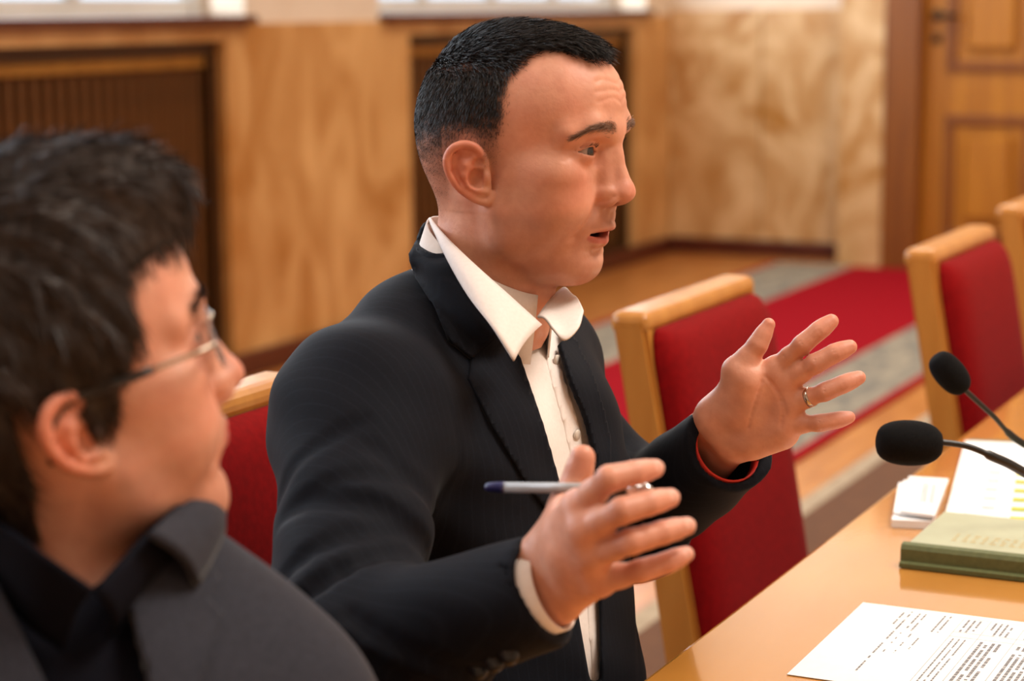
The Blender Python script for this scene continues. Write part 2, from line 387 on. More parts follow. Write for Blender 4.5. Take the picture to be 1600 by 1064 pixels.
# ------------------------------------------------------------------ sculpting: distance fields turned into smooth meshes
class Sculpt:
    def __init__(s, lo, hi, h):
        s.h = h; s.lo = np.array(lo, float); n = np.ceil((np.array(hi) - s.lo) / h).astype(int) + 1; s.n = n
        s.ax = [(s.lo[i] + h * np.arange(n[i])).astype(np.float32) for i in range(3)]
        s.D = np.full(n, 1e3, np.float32)
    def _sub(s, lo, hi):
        a = np.clip(np.floor((np.array(lo) - s.lo) / s.h).astype(int), 0, s.n); b = np.clip(np.ceil((np.array(hi) - s.lo) / s.h).astype(int) + 1, 0, s.n)
        if np.any(b <= a): return None
        sl = tuple(slice(a[i], b[i]) for i in range(3))
        x, y, z = (s.ax[i][sl[i]] for i in range(3))
        return sl, x[:, None, None], y[None, :, None], z[None, None, :]
    def _mix(s, sl, d, k, mode):
        A = s.D[sl]
        if mode == 'add':
            if k > 0:
                h = np.maximum(k - np.abs(A - d), 0) / k; s.D[sl] = np.minimum(A, d) - h * h * k * .25
            else: s.D[sl] = np.minimum(A, d)
        elif mode == 'sub':
            e = -d
            if k > 0:
                h = np.maximum(k - np.abs(A - e), 0) / k; s.D[sl] = np.maximum(A, e) + h * h * k * .25
            else: s.D[sl] = np.maximum(A, e)
    def ell(s, c, r, k=0, mode='add', R=None):
        c = np.array(c, float); r = np.array(r, float)
        R = np.eye(3) if R is None else np.array(R, float)
        ext = np.sqrt((R ** 2) @ (r ** 2)) * 1.08 + 2.2 * k + 3 * s.h
        g = s._sub(c - ext, c + ext)
        if g is None: return
        sl, x, y, z = g; x = x - c[0]; y = y - c[1]; z = z - c[2]
        q = [(x * R[0, i] + y * R[1, i] + z * R[2, i]) for i in range(3)]
        k0 = np.sqrt(sum((q[i] / r[i]) ** 2 for i in range(3))); k1 = np.sqrt(sum((q[i] / r[i] ** 2) ** 2 for i in range(3)))
        s._mix(sl, (k0 * (k0 - 1) / np.maximum(k1, 1e-9)).astype(np.float32), k, mode)
    def cap(s, a, b, ra, rb, k=0, mode='add', flat=None):
        a = np.array(a, float); b = np.array(b, float); m = max(ra, rb) + 1.3 * k + 3 * s.h
        g = s._sub(np.minimum(a, b) - m, np.maximum(a, b) + m)
        if g is None: return
        sl, x, y, z = g; ba = b - a; L = max(ba @ ba, 1e-12)
        x = x - a[0]; y = y - a[1]; z = z - a[2]
        t = np.clip((x * ba[0] + y * ba[1] + z * ba[2]) / L, 0, 1)
        wx, wy, wz = x - t * ba[0], y - t * ba[1], z - t * ba[2]
        if flat is not None:
            n, f = flat; dn = (wx * n[0] + wy * n[1] + wz * n[2]) * (f - 1)
            wx = wx + dn * n[0]; wy = wy + dn * n[1]; wz = wz + dn * n[2]
        d = np.sqrt(wx * wx + wy * wy + wz * wz) - (ra + t * (rb - ra))
        s._mix(sl, d.astype(np.float32), k, mode)
    def chain(s, pts, rad, k=0, mode='add', flat=None):
        for i in range(len(pts) - 1): s.cap(pts[i], pts[i + 1], rad[i], rad[i + 1], k, mode, flat)
    def field(s, fn, lo, hi, k=0, mode='add'):
        g = s._sub(lo, hi)
        if g is None: return
        sl, x, y, z = g; s._mix(sl, np.broadcast_to(fn(x, y, z), s.D[sl].shape).astype(np.float32), k, mode)
    def mesh(s):
        """naive surface nets"""
        D = s.D; n = np.array(D.shape); S = D < 0
        cnt = np.zeros(n - 1, np.int8)
        for i in (0, 1):
            for j in (0, 1):
                for k in (0, 1): cnt += S[i:n[0] - 1 + i, j:n[1] - 1 + j, k:n[2] - 1 + k]
        act = (cnt > 0) & (cnt < 8); idx = np.full(n - 1, -1, np.int32); I, J, K = np.nonzero(act); idx[I, J, K] = np.arange(len(I))
        P = np.zeros((len(I), 3)); Wt = np.zeros(len(I))
        corners = [(i, j, k) for i in (0, 1) for j in (0, 1) for k in (0, 1)]
        val = {c: D[I + c[0], J + c[1], K + c[2]].astype(float) for c in corners}
        for c in corners:
            for ax in range(3):
                if c[ax] == 0:
                    e = list(c); e[ax] = 1; e = tuple(e); a, b = val[c], val[e]; m = (a < 0) != (b < 0)
                    t = np.where(m, a / np.where(m, a - b, 1), 0)
                    for q in range(3): P[:, q] += np.where(m, c[q] + (t if q == ax else 0), 0)
                    Wt += m
        P = (P / Wt[:, None] + np.stack([I, J, K], 1)) * s.h + s.lo
        quads = []
        for ax in range(3):
            a1, a2 = (ax + 1) % 3, (ax + 2) % 3
            A = S[tuple(slice(0, n[q] - 1) if q == ax else slice(1, n[q] - 1) for q in range(3))]
            Bq = S[tuple(slice(1, n[q]) if q == ax else slice(1, n[q] - 1) for q in range(3))]
            m = A != Bq; ii = np.nonzero(m); base = [None] * 3
            base[ax] = ii[ax]; base[a1] = ii[a1] + 1; base[a2] = ii[a2] + 1
            def vid(o1, o2):
                q = [None] * 3; q[ax] = base[ax]; q[a1] = base[a1] + o1; q[a2] = base[a2] + o2; return idx[q[0], q[1], q[2]]
            v = np.stack([vid(-1, -1), vid(0, -1), vid(0, 0), vid(-1, 0)], 1)
            fl = ~A[ii]; v[fl] = v[fl][:, ::-1]; quads.append(v)
        Q = np.concatenate(quads); Q = Q[(Q >= 0).all(1)]
        return P, Q

def relax(P, Q, it=1, lam=.5):
    for _ in range(it):
        acc = np.zeros_like(P); c = np.zeros(len(P))
        for i in range(4):
            for j in (1, 3):
                np.add.at(acc, Q[:, i], P[Q[:, (i + j) % 4]]); np.add.at(c, Q[:, i], 1)
        P = P + lam * (acc / np.maximum(c, 1)[:, None] - P)
    return P
def join(parts):
    """[(P, Q, colours), ...] -> one"""
    o = 0; Ps, Qs, Cs = [], [], []
    for P, Q, C_ in parts:
        Ps.append(P); Qs.append(Q + o); Cs.append(C_); o += len(P)
    return np.vstack(Ps), np.vstack(Qs), np.vstack(Cs)
def qmesh(name, P, Q, m, parent=None, col=None, smooth=True):
    me = bpy.data.meshes.new(name); P = np.asarray(P, np.float32); Q = np.asarray(Q, np.int32); w = Q.shape[1]
    me.vertices.add(len(P)); me.vertices.foreach_set('co', P.ravel())
    me.loops.add(Q.size); me.loops.foreach_set('vertex_index', Q.ravel())
    me.polygons.add(len(Q)); me.polygons.foreach_set('loop_start', np.arange(0, Q.size, w, dtype=np.int32))
    me.polygons.foreach_set('use_smooth', np.full(len(Q), smooth))
    me.update(calc_edges=True)
    if col is not None:
        a = me.color_attributes.new('Col', 'FLOAT_COLOR', 'POINT')
        a.data.foreach_set('color', np.hstack([col, np.ones((len(P), 1))]).astype(np.float32).ravel())
    return link(name, me, m, parent)
def sstep(a, b, x):
    t = np.clip((x - a) / (b - a), 0, 1); return t * t * (3 - 2 * t)
def vnoise(P, sc, seed=0):
    """cheap smooth pseudo noise in -1..1"""
    r = np.random.RandomState(seed); out = np.zeros(len(P))
    for _ in range(5):
        w = r.normal(size=3) * sc; out += np.sin(P @ w + r.uniform(0, 6.28))
    return out / 2.5
def normals(P, Q):
    n = np.cross(P[Q[:, 2]] - P[Q[:, 0]], P[Q[:, 3]] - P[Q[:, 1]]); N = np.zeros_like(P)
    for i in range(4): np.add.at(N, Q[:, i], n)
    return N / np.maximum(np.linalg.norm(N, axis=1), 1e-12)[:, None]
def blend(C_, c, w):
    return C_ * (1 - w[:, None]) + np.array(c)[None, :] * w[:, None]

SKIN = lin((221, 161, 134))
SKINM = mat('skin', SKIN, .46, spec=.38, sss=.12, vcol='Col', noise=(90, (.86, .78, .76), .28), bump=(260, .22, .0011))

# ---- head: x forward, y to his left, z up, in metres, origin midway between the ears
def head_mesh(h, open_mouth=True, ear_h=None):
    s = Sculpt((-.115, -.108, -.17), (.13, .108, .145), h); m = .001
    E = lambda c, r, k, mode='add', R=None: s.ell(np.array(c) * m, np.array(r) * m, k * m, mode, R)
    def C2(a, b, ra, rb, k, mode='add', both=True):
        for sy in ((1, -1) if both else (1,)):
            s.cap(np.array([a[0], a[1] * sy, a[2]]) * m, np.array([b[0], b[1] * sy, b[2]]) * m, ra * m, rb * m, k * m, mode)
    def E2(c, r, k, mode='add', R=None):
        for sy in (1, -1):
            RR = None
            if R is not None:
                RR = np.array(R, float).copy()
                if sy < 0: RR = np.diag([1, -1, 1]) @ RR
            E((c[0], c[1] * sy, c[2]), r, k, mode, RR)
    # skull
    E((-1, 0, 51), (94, 74, 76), 0)
    E((38, 0, 60), (62, 61, 54), 22)
    E((-45, 0, 20), (48, 60, 52), 25)
    # neck
    s.cap((-.018, 0, -.01), (-.046, 0, -.175), .050, .060, .030)
    C2((-18, 46, -22), (10, 14, -150), 13, 10, 20)       # neck muscle
    E((22, 0, -118), (13, 12, 14), 14)                    # larynx
    # face mass
    E((40, 0, -8), (47, 57, 62), 26)
    E((45, 0, -50), (38, 42, 38), 24)
    E2((54, 46, 0), (27, 20, 17), 18)                    # cheek bone
    E2((56, 34, -26), (24, 20, 22), 20); E2((34, 46, -30), (30, 17, 34), 22)                  # cheek
    C2((6, 53, -36), (12, 46, -56), 10, 11, 26)          # jaw angle
    C2((12, 46, -58), (60, 14, -84), 11, 12, 24)         # jaw line
    E((59, 0, -83), (15.5, 18, 15), 12)                    # chin
    E((35, 0, -88), (38, 34, 16), 18)                    # under the chin
    # brow and eye sockets
    C2((93, 7, 37), (87, 30, 41), 9, 9, 12); C2((87, 30, 41), (72, 48, 36), 9, 8, 12)
    E2((98, 31, 18), (20, 15.5, 10.5), 10, 'sub')
    E2((93, 18, 16), (7, 6, 8), 9, 'sub')
    # nose
    C2((93, 0, 27), (96, 0, 14), 7.5, 6.5, 10, both=False); C2((96, 0, 14), (104, 0, -12), 6.8, 8.5, 8, both=False)
    C2((88, 8, 14), (93, 10, -16), 6.5, 8, 9)
    E((104.5, 0, -19), (11.5, 11.5, 9.8), 6)
    E2((92, 13.5, -23), (12, 6.5, 8.5), 5)
    C2((103, 0, -25), (91, 0, -31), 5, 5, 4, both=False)
    E2((97, 7, -31), (7.5, 3.6, 4.5), 2.0, 'sub')
    # muzzle and lips
    E((66, 0, -44), (25, 30, 21), 12)
    E((97.5, 0, -41), (3.5, 3, 7), 6, 'sub')              # philtrum
    if open_mouth:
        C2((91, 0, -51), (88.5, 9, -51), 3.6, 3.6, 4); C2((88.5, 9, -51), (70, 25, -55.5), 3.6, 2.2, 4)
        C2((82, 0, -65), (80, 9, -64.5), 5.4, 4.8, 4); C2((80, 9, -64.5), (68, 24, -58), 4.8, 2.4, 4)
        def slit(x, y, z):
            zc = -.0572 + 2.0 * y * y; hw = .0028 * np.clip(1 - (np.abs(y) / .0245) ** 2.2, 0, 1)
            return np.maximum(np.maximum(np.abs(z - zc) - hw, 0.056 - x), np.abs(y) - .0255)
        s.field(slit, (.050, -.028, -.075), (.10, .028, -.045), .0012, 'sub')
        E((86, 0, -75.5), (7, 16, 2.5), 9, 'sub')
    else:
        C2((91, 0, -46), (88, 9, -46), 3.6, 3.6, 4); C2((88, 9, -46), (75, 23, -49), 3.6, 2.2, 4)
        C2((88, 0, -54), (85, 9, -54), 4.8, 4.4, 4); C2((85, 9, -54), (74, 22, -50), 4.4, 2.4, 4)
        C2((97, 0, -50), (78, 24, -50), 1.2, 1.0, 1.5, 'sub')
        E((84, 0, -66), (12, 20, 4), 7, 'sub')
    # eyelids
    for sy in (1, -1):
        c = np.array([75.5, 31.5 * sy, 19]); E(c, (14.2, 16, 13.2), 5)
        C2((79, 31.5, 28), (86, 31.5, 30.5), .1, .1, .1, 'add') if False else None
        s.chain([np.array(p) * m for p in ((77, 46.5 * sy, 21), (86.3, 40 * sy, 27.3), (89.8, 31 * sy, 28.8), (88.5, 22 * sy, 25.8))], [.0007] * 4, .0022, 'sub')   # lid crease
        def lens(x, y, z, sy=sy):
            yy = y * sy - .0315; zz = z - .0190 - .05 * yy
            d1 = np.sqrt(yy * yy + (zz + .0222) ** 2) - .0268      # below the upper lid
            d2 = np.sqrt(yy * yy + (zz - .0326) ** 2) - .0356      # above the lower lid
            return np.maximum(np.maximum(d1, d2), .0765 - x)
        s.field(lens, (.072, min(.012 * sy, .052 * sy), .008), (.100, max(.012 * sy, .052 * sy), .031), .0006, 'sub')
    # ears
    for sy in (1, -1):
        ya = math.radians(24)
        e1 = np.array([-math.cos(ya), math.sin(ya) * sy, 0]); e2 = np.array([0, .16 * sy, .987]); e3 = np.cross(e1, e2); e3 *= np.sign(e3[1] * sy); e3 /= np.linalg.norm(e3)
        O = np.array([2, 71 * sy, 0.])
        q = lambda a, b, c=0: (O + e1 * a + e2 * b + e3 * c) * m
        R = np.stack([e1, e2, e3], 1)
        s.ell(q(15, 5, 0), np.array((19, 21, 4.8)) * m, .003, R=R); s.ell(q(8, -13, 1), np.array((12, 12, 3.6)) * m, .003, R=R)
        s.ell(q(13, 2, -7), np.array((14, 20, 8)) * m, .006, R=R)
        rim = [(3, 8, -1), (2, 17, 1), (8, 25.5, 2.5), (18, 28, 3), (28, 24, 3), (34, 14, 3), (32.5, 1, 3), (26, -11, 2.5), (17, -19, 2), (8, -24, 1.5), (0, -25, .5), (-3, -19, -1)]
        s.chain([q(*p) for p in spline(rim, 3)], list(np.interp(np.linspace(0, 1, 34), [0, .1, .5, .75, 1], [.0022, .003, .0034, .0032, .0040])), .0022)
        s.chain([q(*p) for p in ((13, 17, 4.6), (24, 17, 4.4), (27.5, 4, 3.8), (23, -7, 3.6))], [.0016, .0024, .0022, .0012], .003, 'sub')
        s.chain([q(*p) for p in ((9, 15, 1.5), (17, 9, 3.5), (19, 0, 4), (15.5, -9, 4), (8, -14, 3.5), (1, -15.5, 2.5))], [.002, .003, .0032, .003, .003, .0028], .0025)
        s.ell(q(9, -3, 4), np.array((7.5, 9, 9)) * m, .003, 'sub', R=R); s.ell(q(7, 10.5, 5), np.array((4.5, 4, 4.5)) * m, .003, 'sub', R=R)
        s.ell(q(-.5, -3, 1.5), np.array((3.6, 6, 4.5)) * m, .003, R=R)      # tragus
    P, Q = s.mesh(); P = relax(P, Q, 1, .45)
    # creases pressed into the skin: (points as |y|, z), width, depth
    N = normals(P, Q); y, z = np.abs(P[:, 1]) * 1000, P[:, 2] * 1000; disp = np.zeros(len(P)); front = sstep(.045, .06, P[:, 0])
    cr = [(((17, -22), (24, -33), (31, -45), (35, -57)), 2.6, 1.5), (((20, 7), (27, 2), (35, 1.5), (42, 6)), 3.0, .45), (((46, 17), (52, 15), (57, 12)), 1.2, .25), (((46, 21), (53, 22), (58, 22)), 1.2, .25)]
    for z0, w0, dz in ((62, 33, 4), (70, 36, 4), (79, 32, 3)):
        cr.append((tuple((yy, z0 + dz * math.sin(yy * .085) + .8 * math.sin(yy * .2 + z0)) for yy in range(0, w0, 4)), 1.5, .34))
    for pts, wd_, dp in cr:
        d = np.full(len(P), 1e9)
        for a, b in zip(pts, pts[1:]):
            e = np.array(b, float) - np.array(a); t = np.clip(((y - a[0]) * e[0] + (z - a[1]) * e[1]) / (e @ e), 0, 1)
            d = np.minimum(d, np.hypot(y - a[0] - t * e[0], z - a[1] - t * e[1]))
        disp -= dp * np.exp(-(d / wd_) ** 2); disp += .45 * dp * np.exp(-((d - 2.6 * wd_) / (1.4 * wd_)) ** 2)
    return P + N * (disp * front * .001)[:, None], Q

def head_colours(P, open_mouth=True, lipz=-.058):
    x, y, z = P.T * 1000.0; ay = np.abs(y)
    C_ = np.tile(np.array(SKIN), (len(P), 1))
    n = vnoise(P, 60, 3); n2 = vnoise(P, 160, 4)
    C_ *= (1 + .06 * n + .04 * n2)[:, None]; C_[:, 1:] *= (1 + .03 * vnoise(P, 110, 14))[:, None]
    red = np.array(lin((214, 128, 104))); 
    C_ = blend(C_, red, .45 * np.exp(-((x - 72) / 22) ** 2 - ((ay - 42) / 18) ** 2 - ((z + 14) / 18) ** 2))        # cheeks
    C_ = blend(C_, red, .45 * np.exp(-((x - 110) / 14) ** 2 - (y / 14) ** 2 - ((z + 16) / 11) ** 2))                # nose
    ear = sstep(73, 80, ay) * sstep(20, 0, x); C_ = blend(C_, lin((220, 128, 102)), .55 * ear)
    # shaved beard shadow
    jaw = sstep(-28, -44, z) * sstep(-5, 12, x) * sstep(-112, -98, z) * (1 - .5 * np.exp(-((x - 66) / 16) ** 2 - ((ay - 36) / 10) ** 2))
    lip_u = sstep(-26, -31, z) * sstep(-52, -48, z) * sstep(30, 22, ay) * sstep(74, 82, x)
    side = sstep(18, 6, x) * sstep(2, 10, x) * sstep(-50, -40, z) * sstep(20, 10, z)
    C_ = blend(C_, lin((158, 112, 92)), np.clip(.38 * jaw + .42 * lip_u + .2 * side, 0, .6) * (1 + .15 * n2))
    lz = z - lipz * 1000
    lipr = 8.0 * np.clip(1 - (ay / 25) ** 2, 0, 1) ** .6
    w = sstep(lipr + 1, lipr - 1.5, np.abs(lz + .8)) * sstep(66, 70, x) * sstep(26, 23, ay)
    up = lz > 3.5
    C_ = blend(C_, lin((186, 92, 82)), w * np.where(up, .45, .75))
    inm = sstep(3.0, 2.0, np.abs(lz)) * sstep(84 - ay * .55, 80 - ay * .55, x) * sstep(54, 56, x) * sstep(25, 23, ay) if open_mouth else 0 * x
    C_ = blend(C_, lin((70, 22, 18)), inm)
    # lid rims and corners
    for sy in (1, -1):
        d = np.sqrt((x - 83) ** 2 + (y - 31.5 * sy) ** 2 * .55 + (z - 19) ** 2 * 1.6)
        C_ = blend(C_, lin((176, 108, 88)), .5 * np.exp(-(d / 11) ** 2))
    return C_

# ---- strands of hair as thin ribbons
def strands(P, N, T, L, w, rng, segs=3, lift0=.6, lift1=.1, jitter=.25, droop=0.0):
    """roots P, surface normals N, combing direction T, lengths L, root width w -> ribbon mesh"""
    n = len(P); T = T - N * np.sum(T * N, 1)[:, None]; T /= np.maximum(np.linalg.norm(T, axis=1), 1e-9)[:, None]
    T = T + rng.normal(size=(n, 3)) * jitter; T -= N * np.sum(T * N, 1)[:, None]; T /= np.maximum(np.linalg.norm(T, axis=1), 1e-9)[:, None]
    pts = [P - N * .001]; p = P.copy()
    for i in range(segs):
        f = i / max(1, segs - 1); d = T + N * (np.asarray(lift0) * (1 - f) + np.asarray(lift1) * f).reshape(-1, 1) + np.array([0, 0, -droop * f])
        d /= np.linalg.norm(d, axis=1)[:, None]; p = p + d * (L / segs)[:, None]; pts.append(p)
    d = pts[-1] - pts[0]; v = rng.normal(size=(n, 3)); side = np.cross(d, N * .8 + v * .5); side /= np.maximum(np.linalg.norm(side, axis=1), 1e-9)[:, None]
    rows = []
    for i, q in enumerate(pts):
        ww = (np.asarray(w) * (1 - .75 * i / segs)).reshape(-1, 1); rows += [q - side * ww * .5, q + side * ww * .5]
    V = np.stack(rows, 1).reshape(-1, 3); k = 2 * (segs + 1); base = (np.arange(n) * k)[:, None]
    Q = np.vstack([base + np.array([[2 * i, 2 * i + 1, 2 * i + 3, 2 * i + 2]]) for i in range(segs)])
    return V, Q
def scatter(P, Q, N, wt, n, rng):
    """n points on the quads with vertex weights wt"""
    fw = wt[Q].mean(1); ar = np.linalg.norm(np.cross(P[Q[:, 2]] - P[Q[:, 0]], P[Q[:, 3]] - P[Q[:, 1]]), axis=1); pr = fw * ar
    f = rng.choice(len(Q), n, p=pr / pr.sum()); a = rng.dirichlet((1, 1, 1, 1), n)
    return np.einsum('ni,nij->nj', a, P[Q[f]]), np.einsum('ni,nij->nj', a, N[Q[f]]), f
def eye_mesh(c, gaze, R, iris):
    s = []; nu, nv = 40, 26
    g = np.array(gaze, float); g /= np.linalg.norm(g); a = np.cross(g, [0, 0, 1]); a /= np.linalg.norm(a); b = np.cross(a, g)
    Pv, C_ = [], []
    for j in range(nv + 1):
        th = math.pi * (j / nv) ** 1.3
        for i in range(nu):
            ph = 2 * math.pi * i / nu; rr = R * (1 + .05 * math.exp(-(th / .42) ** 2))
            Pv.append(np.array(c) + rr * (g * math.cos(th) + (a * math.cos(ph) + b * math.sin(ph)) * math.sin(th)))
            C_.append((.004, .004, .004) if th < .22 else (np.array(iris) * (1 if th < .42 else .35) if th < .48 else np.array(lin((164, 142, 130)))))
    Q = [(j * nu + i, j * nu + (i + 1) % nu, (j + 1) * nu + (i + 1) % nu, (j + 1) * nu + i) for j in range(nv) for i in range(nu)]
    return np.array(Pv), np.array(Q), np.array(C_)
EYEM = mat('eye', (.8, .8, .8), .10, spec=.5, vcol='Col', coat=.1)
HAIRM = mat('dark_hair', lin((36, 31, 28)), .5, spec=.35, noise=(60, lin((22, 18, 16)), .3))
BROWM = mat('brow_hair', lin((132, 98, 76)), .65, noise=(60, lin((104, 74, 56)), .3))

def cloth(name, col, col2, dirn, period, rough=.8, sheen=.15, amt=.05):
    """woven suiting with a fine stripe along one direction"""
    m = mat(name, col, rough, spec=.14, sheen=sheen, noise=(420, col2, .35), bump=(900, .15, .0006))
    nt = m.node_tree; b = nt.nodes['Principled BSDF']; old = b.inputs['Base Color'].links[0].from_socket
    tc = nt.nodes.new('ShaderNodeTexCoord'); vm = nt.nodes.new('ShaderNodeVectorMath'); vm.operation = 'DOT_PRODUCT'
    vm.inputs[1].default_value = tuple(dirn); nt.links.new(tc.outputs['Object'], vm.inputs[0])
    mu = nt.nodes.new('ShaderNodeMath'); mu.operation = 'MULTIPLY'; mu.inputs[1].default_value = 2 * math.pi / period; nt.links.new(vm.outputs['Value'], mu.inputs[0])
    si = nt.nodes.new('ShaderNodeMath'); si.operation = 'SINE'; nt.links.new(mu.outputs[0], si.inputs[0])
    r = nt.nodes.new('ShaderNodeMapRange'); r.inputs[1].default_value = .75; r.inputs[2].default_value = 1; r.inputs[4].default_value = amt; nt.links.new(si.outputs[0], r.inputs[0])
    mx = nt.nodes.new('ShaderNodeMix'); mx.data_type = 'RGBA'; mx.inputs[7].default_value = (.12, .14, .2, 1)
    nt.links.new(old, mx.inputs[6]); nt.links.new(r.outputs[0], mx.inputs[0]); nt.links.new(mx.outputs[2], b.inputs['Base Color'])
    return m
def inpoly(px, py, poly):
    """signed distance-like test (pixels, negative inside) of points against a polygon"""
    poly = np.array(poly, float); ins = np.zeros(px.shape, bool); d = np.full(px.shape, 1e9)
    for i in range(len(poly)):
        a, b = poly[i], poly[(i + 1) % len(poly)]; e = b - a
        c = (a[1] > py) != (b[1] > py)
        with np.errstate(divide='ignore', invalid='ignore'):
            ins ^= c & (px < (b[0] - a[0]) * (py - a[1]) / (b[1] - a[1] if b[1] != a[1] else 1e-9) + a[0])
        t = np.clip(((px - a[0]) * e[0] + (py - a[1]) * e[1]) / max(e @ e, 1e-9), 0, 1)
        d = np.minimum(d, np.hypot(px - a[0] - t * e[0], py - a[1] - t * e[1]))
    return np.where(ins, -d, d)
def topix(x, y, z):
    x, y, z = x - CAMP[0], y - CAMP[1], z - CAMP[2]
    d = x * _f[0] + y * _f[1] + z * _f[2]
    return 800 + FPX * (x * _r[0] + y * _r[1] + z * _r[2]) / d, 532 - FPX * (x * _u[0] + y * _u[1] + z * _u[2]) / d, d
def hit(bvh, px, py, off=0.0):
    """depth at which the view through a photo pixel meets a surface"""
    o = Vector(CAMP); q = Vector(pix(px, py, 1.0)) - o
    loc, nor, idx, dist = bvh.ray_cast(o, q.normalized())
    if loc is None: return None
    return np.array(loc) + np.array(nor) * off
def bvh_of(P, Q): return BVHTree.FromPolygons([Vector(p) for p in P], [tuple(int(i) for i in q) for q in Q])
def sheet(name, top, bot, m, parent, thick, rows=6, bulge=0.0):
    """strip lofted between two world-space curves with equal counts, given a real thickness"""
    top = np.array(top); bot = np.array(bot); bm = bmesh.new(); g = []
    cen = np.cross(top[-1] - top[0], bot[0] - top[0]); cen /= max(np.linalg.norm(cen), 1e-9)
    if cen @ (CAMP - top[0]) < 0: cen = -cen
    for j in range(rows + 1):
        f = j / rows; g.append([bm.verts.new(Vector(top[i] * (1 - f) + bot[i] * f + cen * bulge * math.sin(math.pi * f))) for i in range(len(top))])
    for j in range(rows):
        for i in range(len(top) - 1): bm.faces.new((g[j][i], g[j][i + 1], g[j + 1][i + 1], g[j + 1][i]))
    o = bobj(name, bm, m, parent, True); md = o.modifiers.new('thickness', 'SOLIDIFY'); md.thickness = thick; md.offset = 0; return o
def draped(name, poly, bvh, m, parent, off, thick, step=7.0, lift=None):
    """panel whose outline lies on a surface (traced outline, its own depth and thickness)"""
    poly = np.array(poly, float); lo, hi = poly.min(0), poly.max(0)
    bm = bmesh.new(); vs = [bm.verts.new((p[0], p[1], 0)) for p in poly]; f = bm.faces.new(vs)
    for ax in (0, 1):
        n = int((hi[ax] - lo[ax]) / step)
        for k in range(1, n + 1):
            co = [0, 0, 0]; no = [0, 0, 0]; co[ax] = lo[ax] + k * step; no[ax] = 1
            bmesh.ops.bisect_plane(bm, geom=bm.verts[:] + bm.edges[:] + bm.faces[:], plane_co=co, plane_no=no, dist=1e-4)
    bm.verts.index_update(); xy = [(v.co.x, v.co.y) for v in bm.verts]; dep = np.full(len(xy), np.nan)
    for i, (a, b) in enumerate(xy):
        h = hit(bvh, a, b, off)
        if h is not None: dep[i] = (h - CAMP) @ _f
    nb = [[e.other_vert(v).index for e in v.link_edges] for v in bm.verts]
    for _ in range(60):                                  # carry the surface over the few points that miss it
        miss = np.where(np.isnan(dep))[0]
        if not len(miss): break
        new = dep.copy()
        for i in miss:
            q = [dep[k] for k in nb[i] if not np.isnan(dep[k])]
            if q: new[i] = np.mean(q)
        dep = new
    for _ in range(5): dep = np.array([.4 * dep[i] + .6 * np.mean(dep[nb[i]]) for i in range(len(dep))])
    for v, (a, b), d in zip(bm.verts, xy, dep): v.co = Vector(pix(a, b, d))
    o = bobj(name, bm, m, parent, True); md = o.modifiers.new('thickness', 'SOLIDIFY'); md.thickness = thick; md.offset = 0; return o

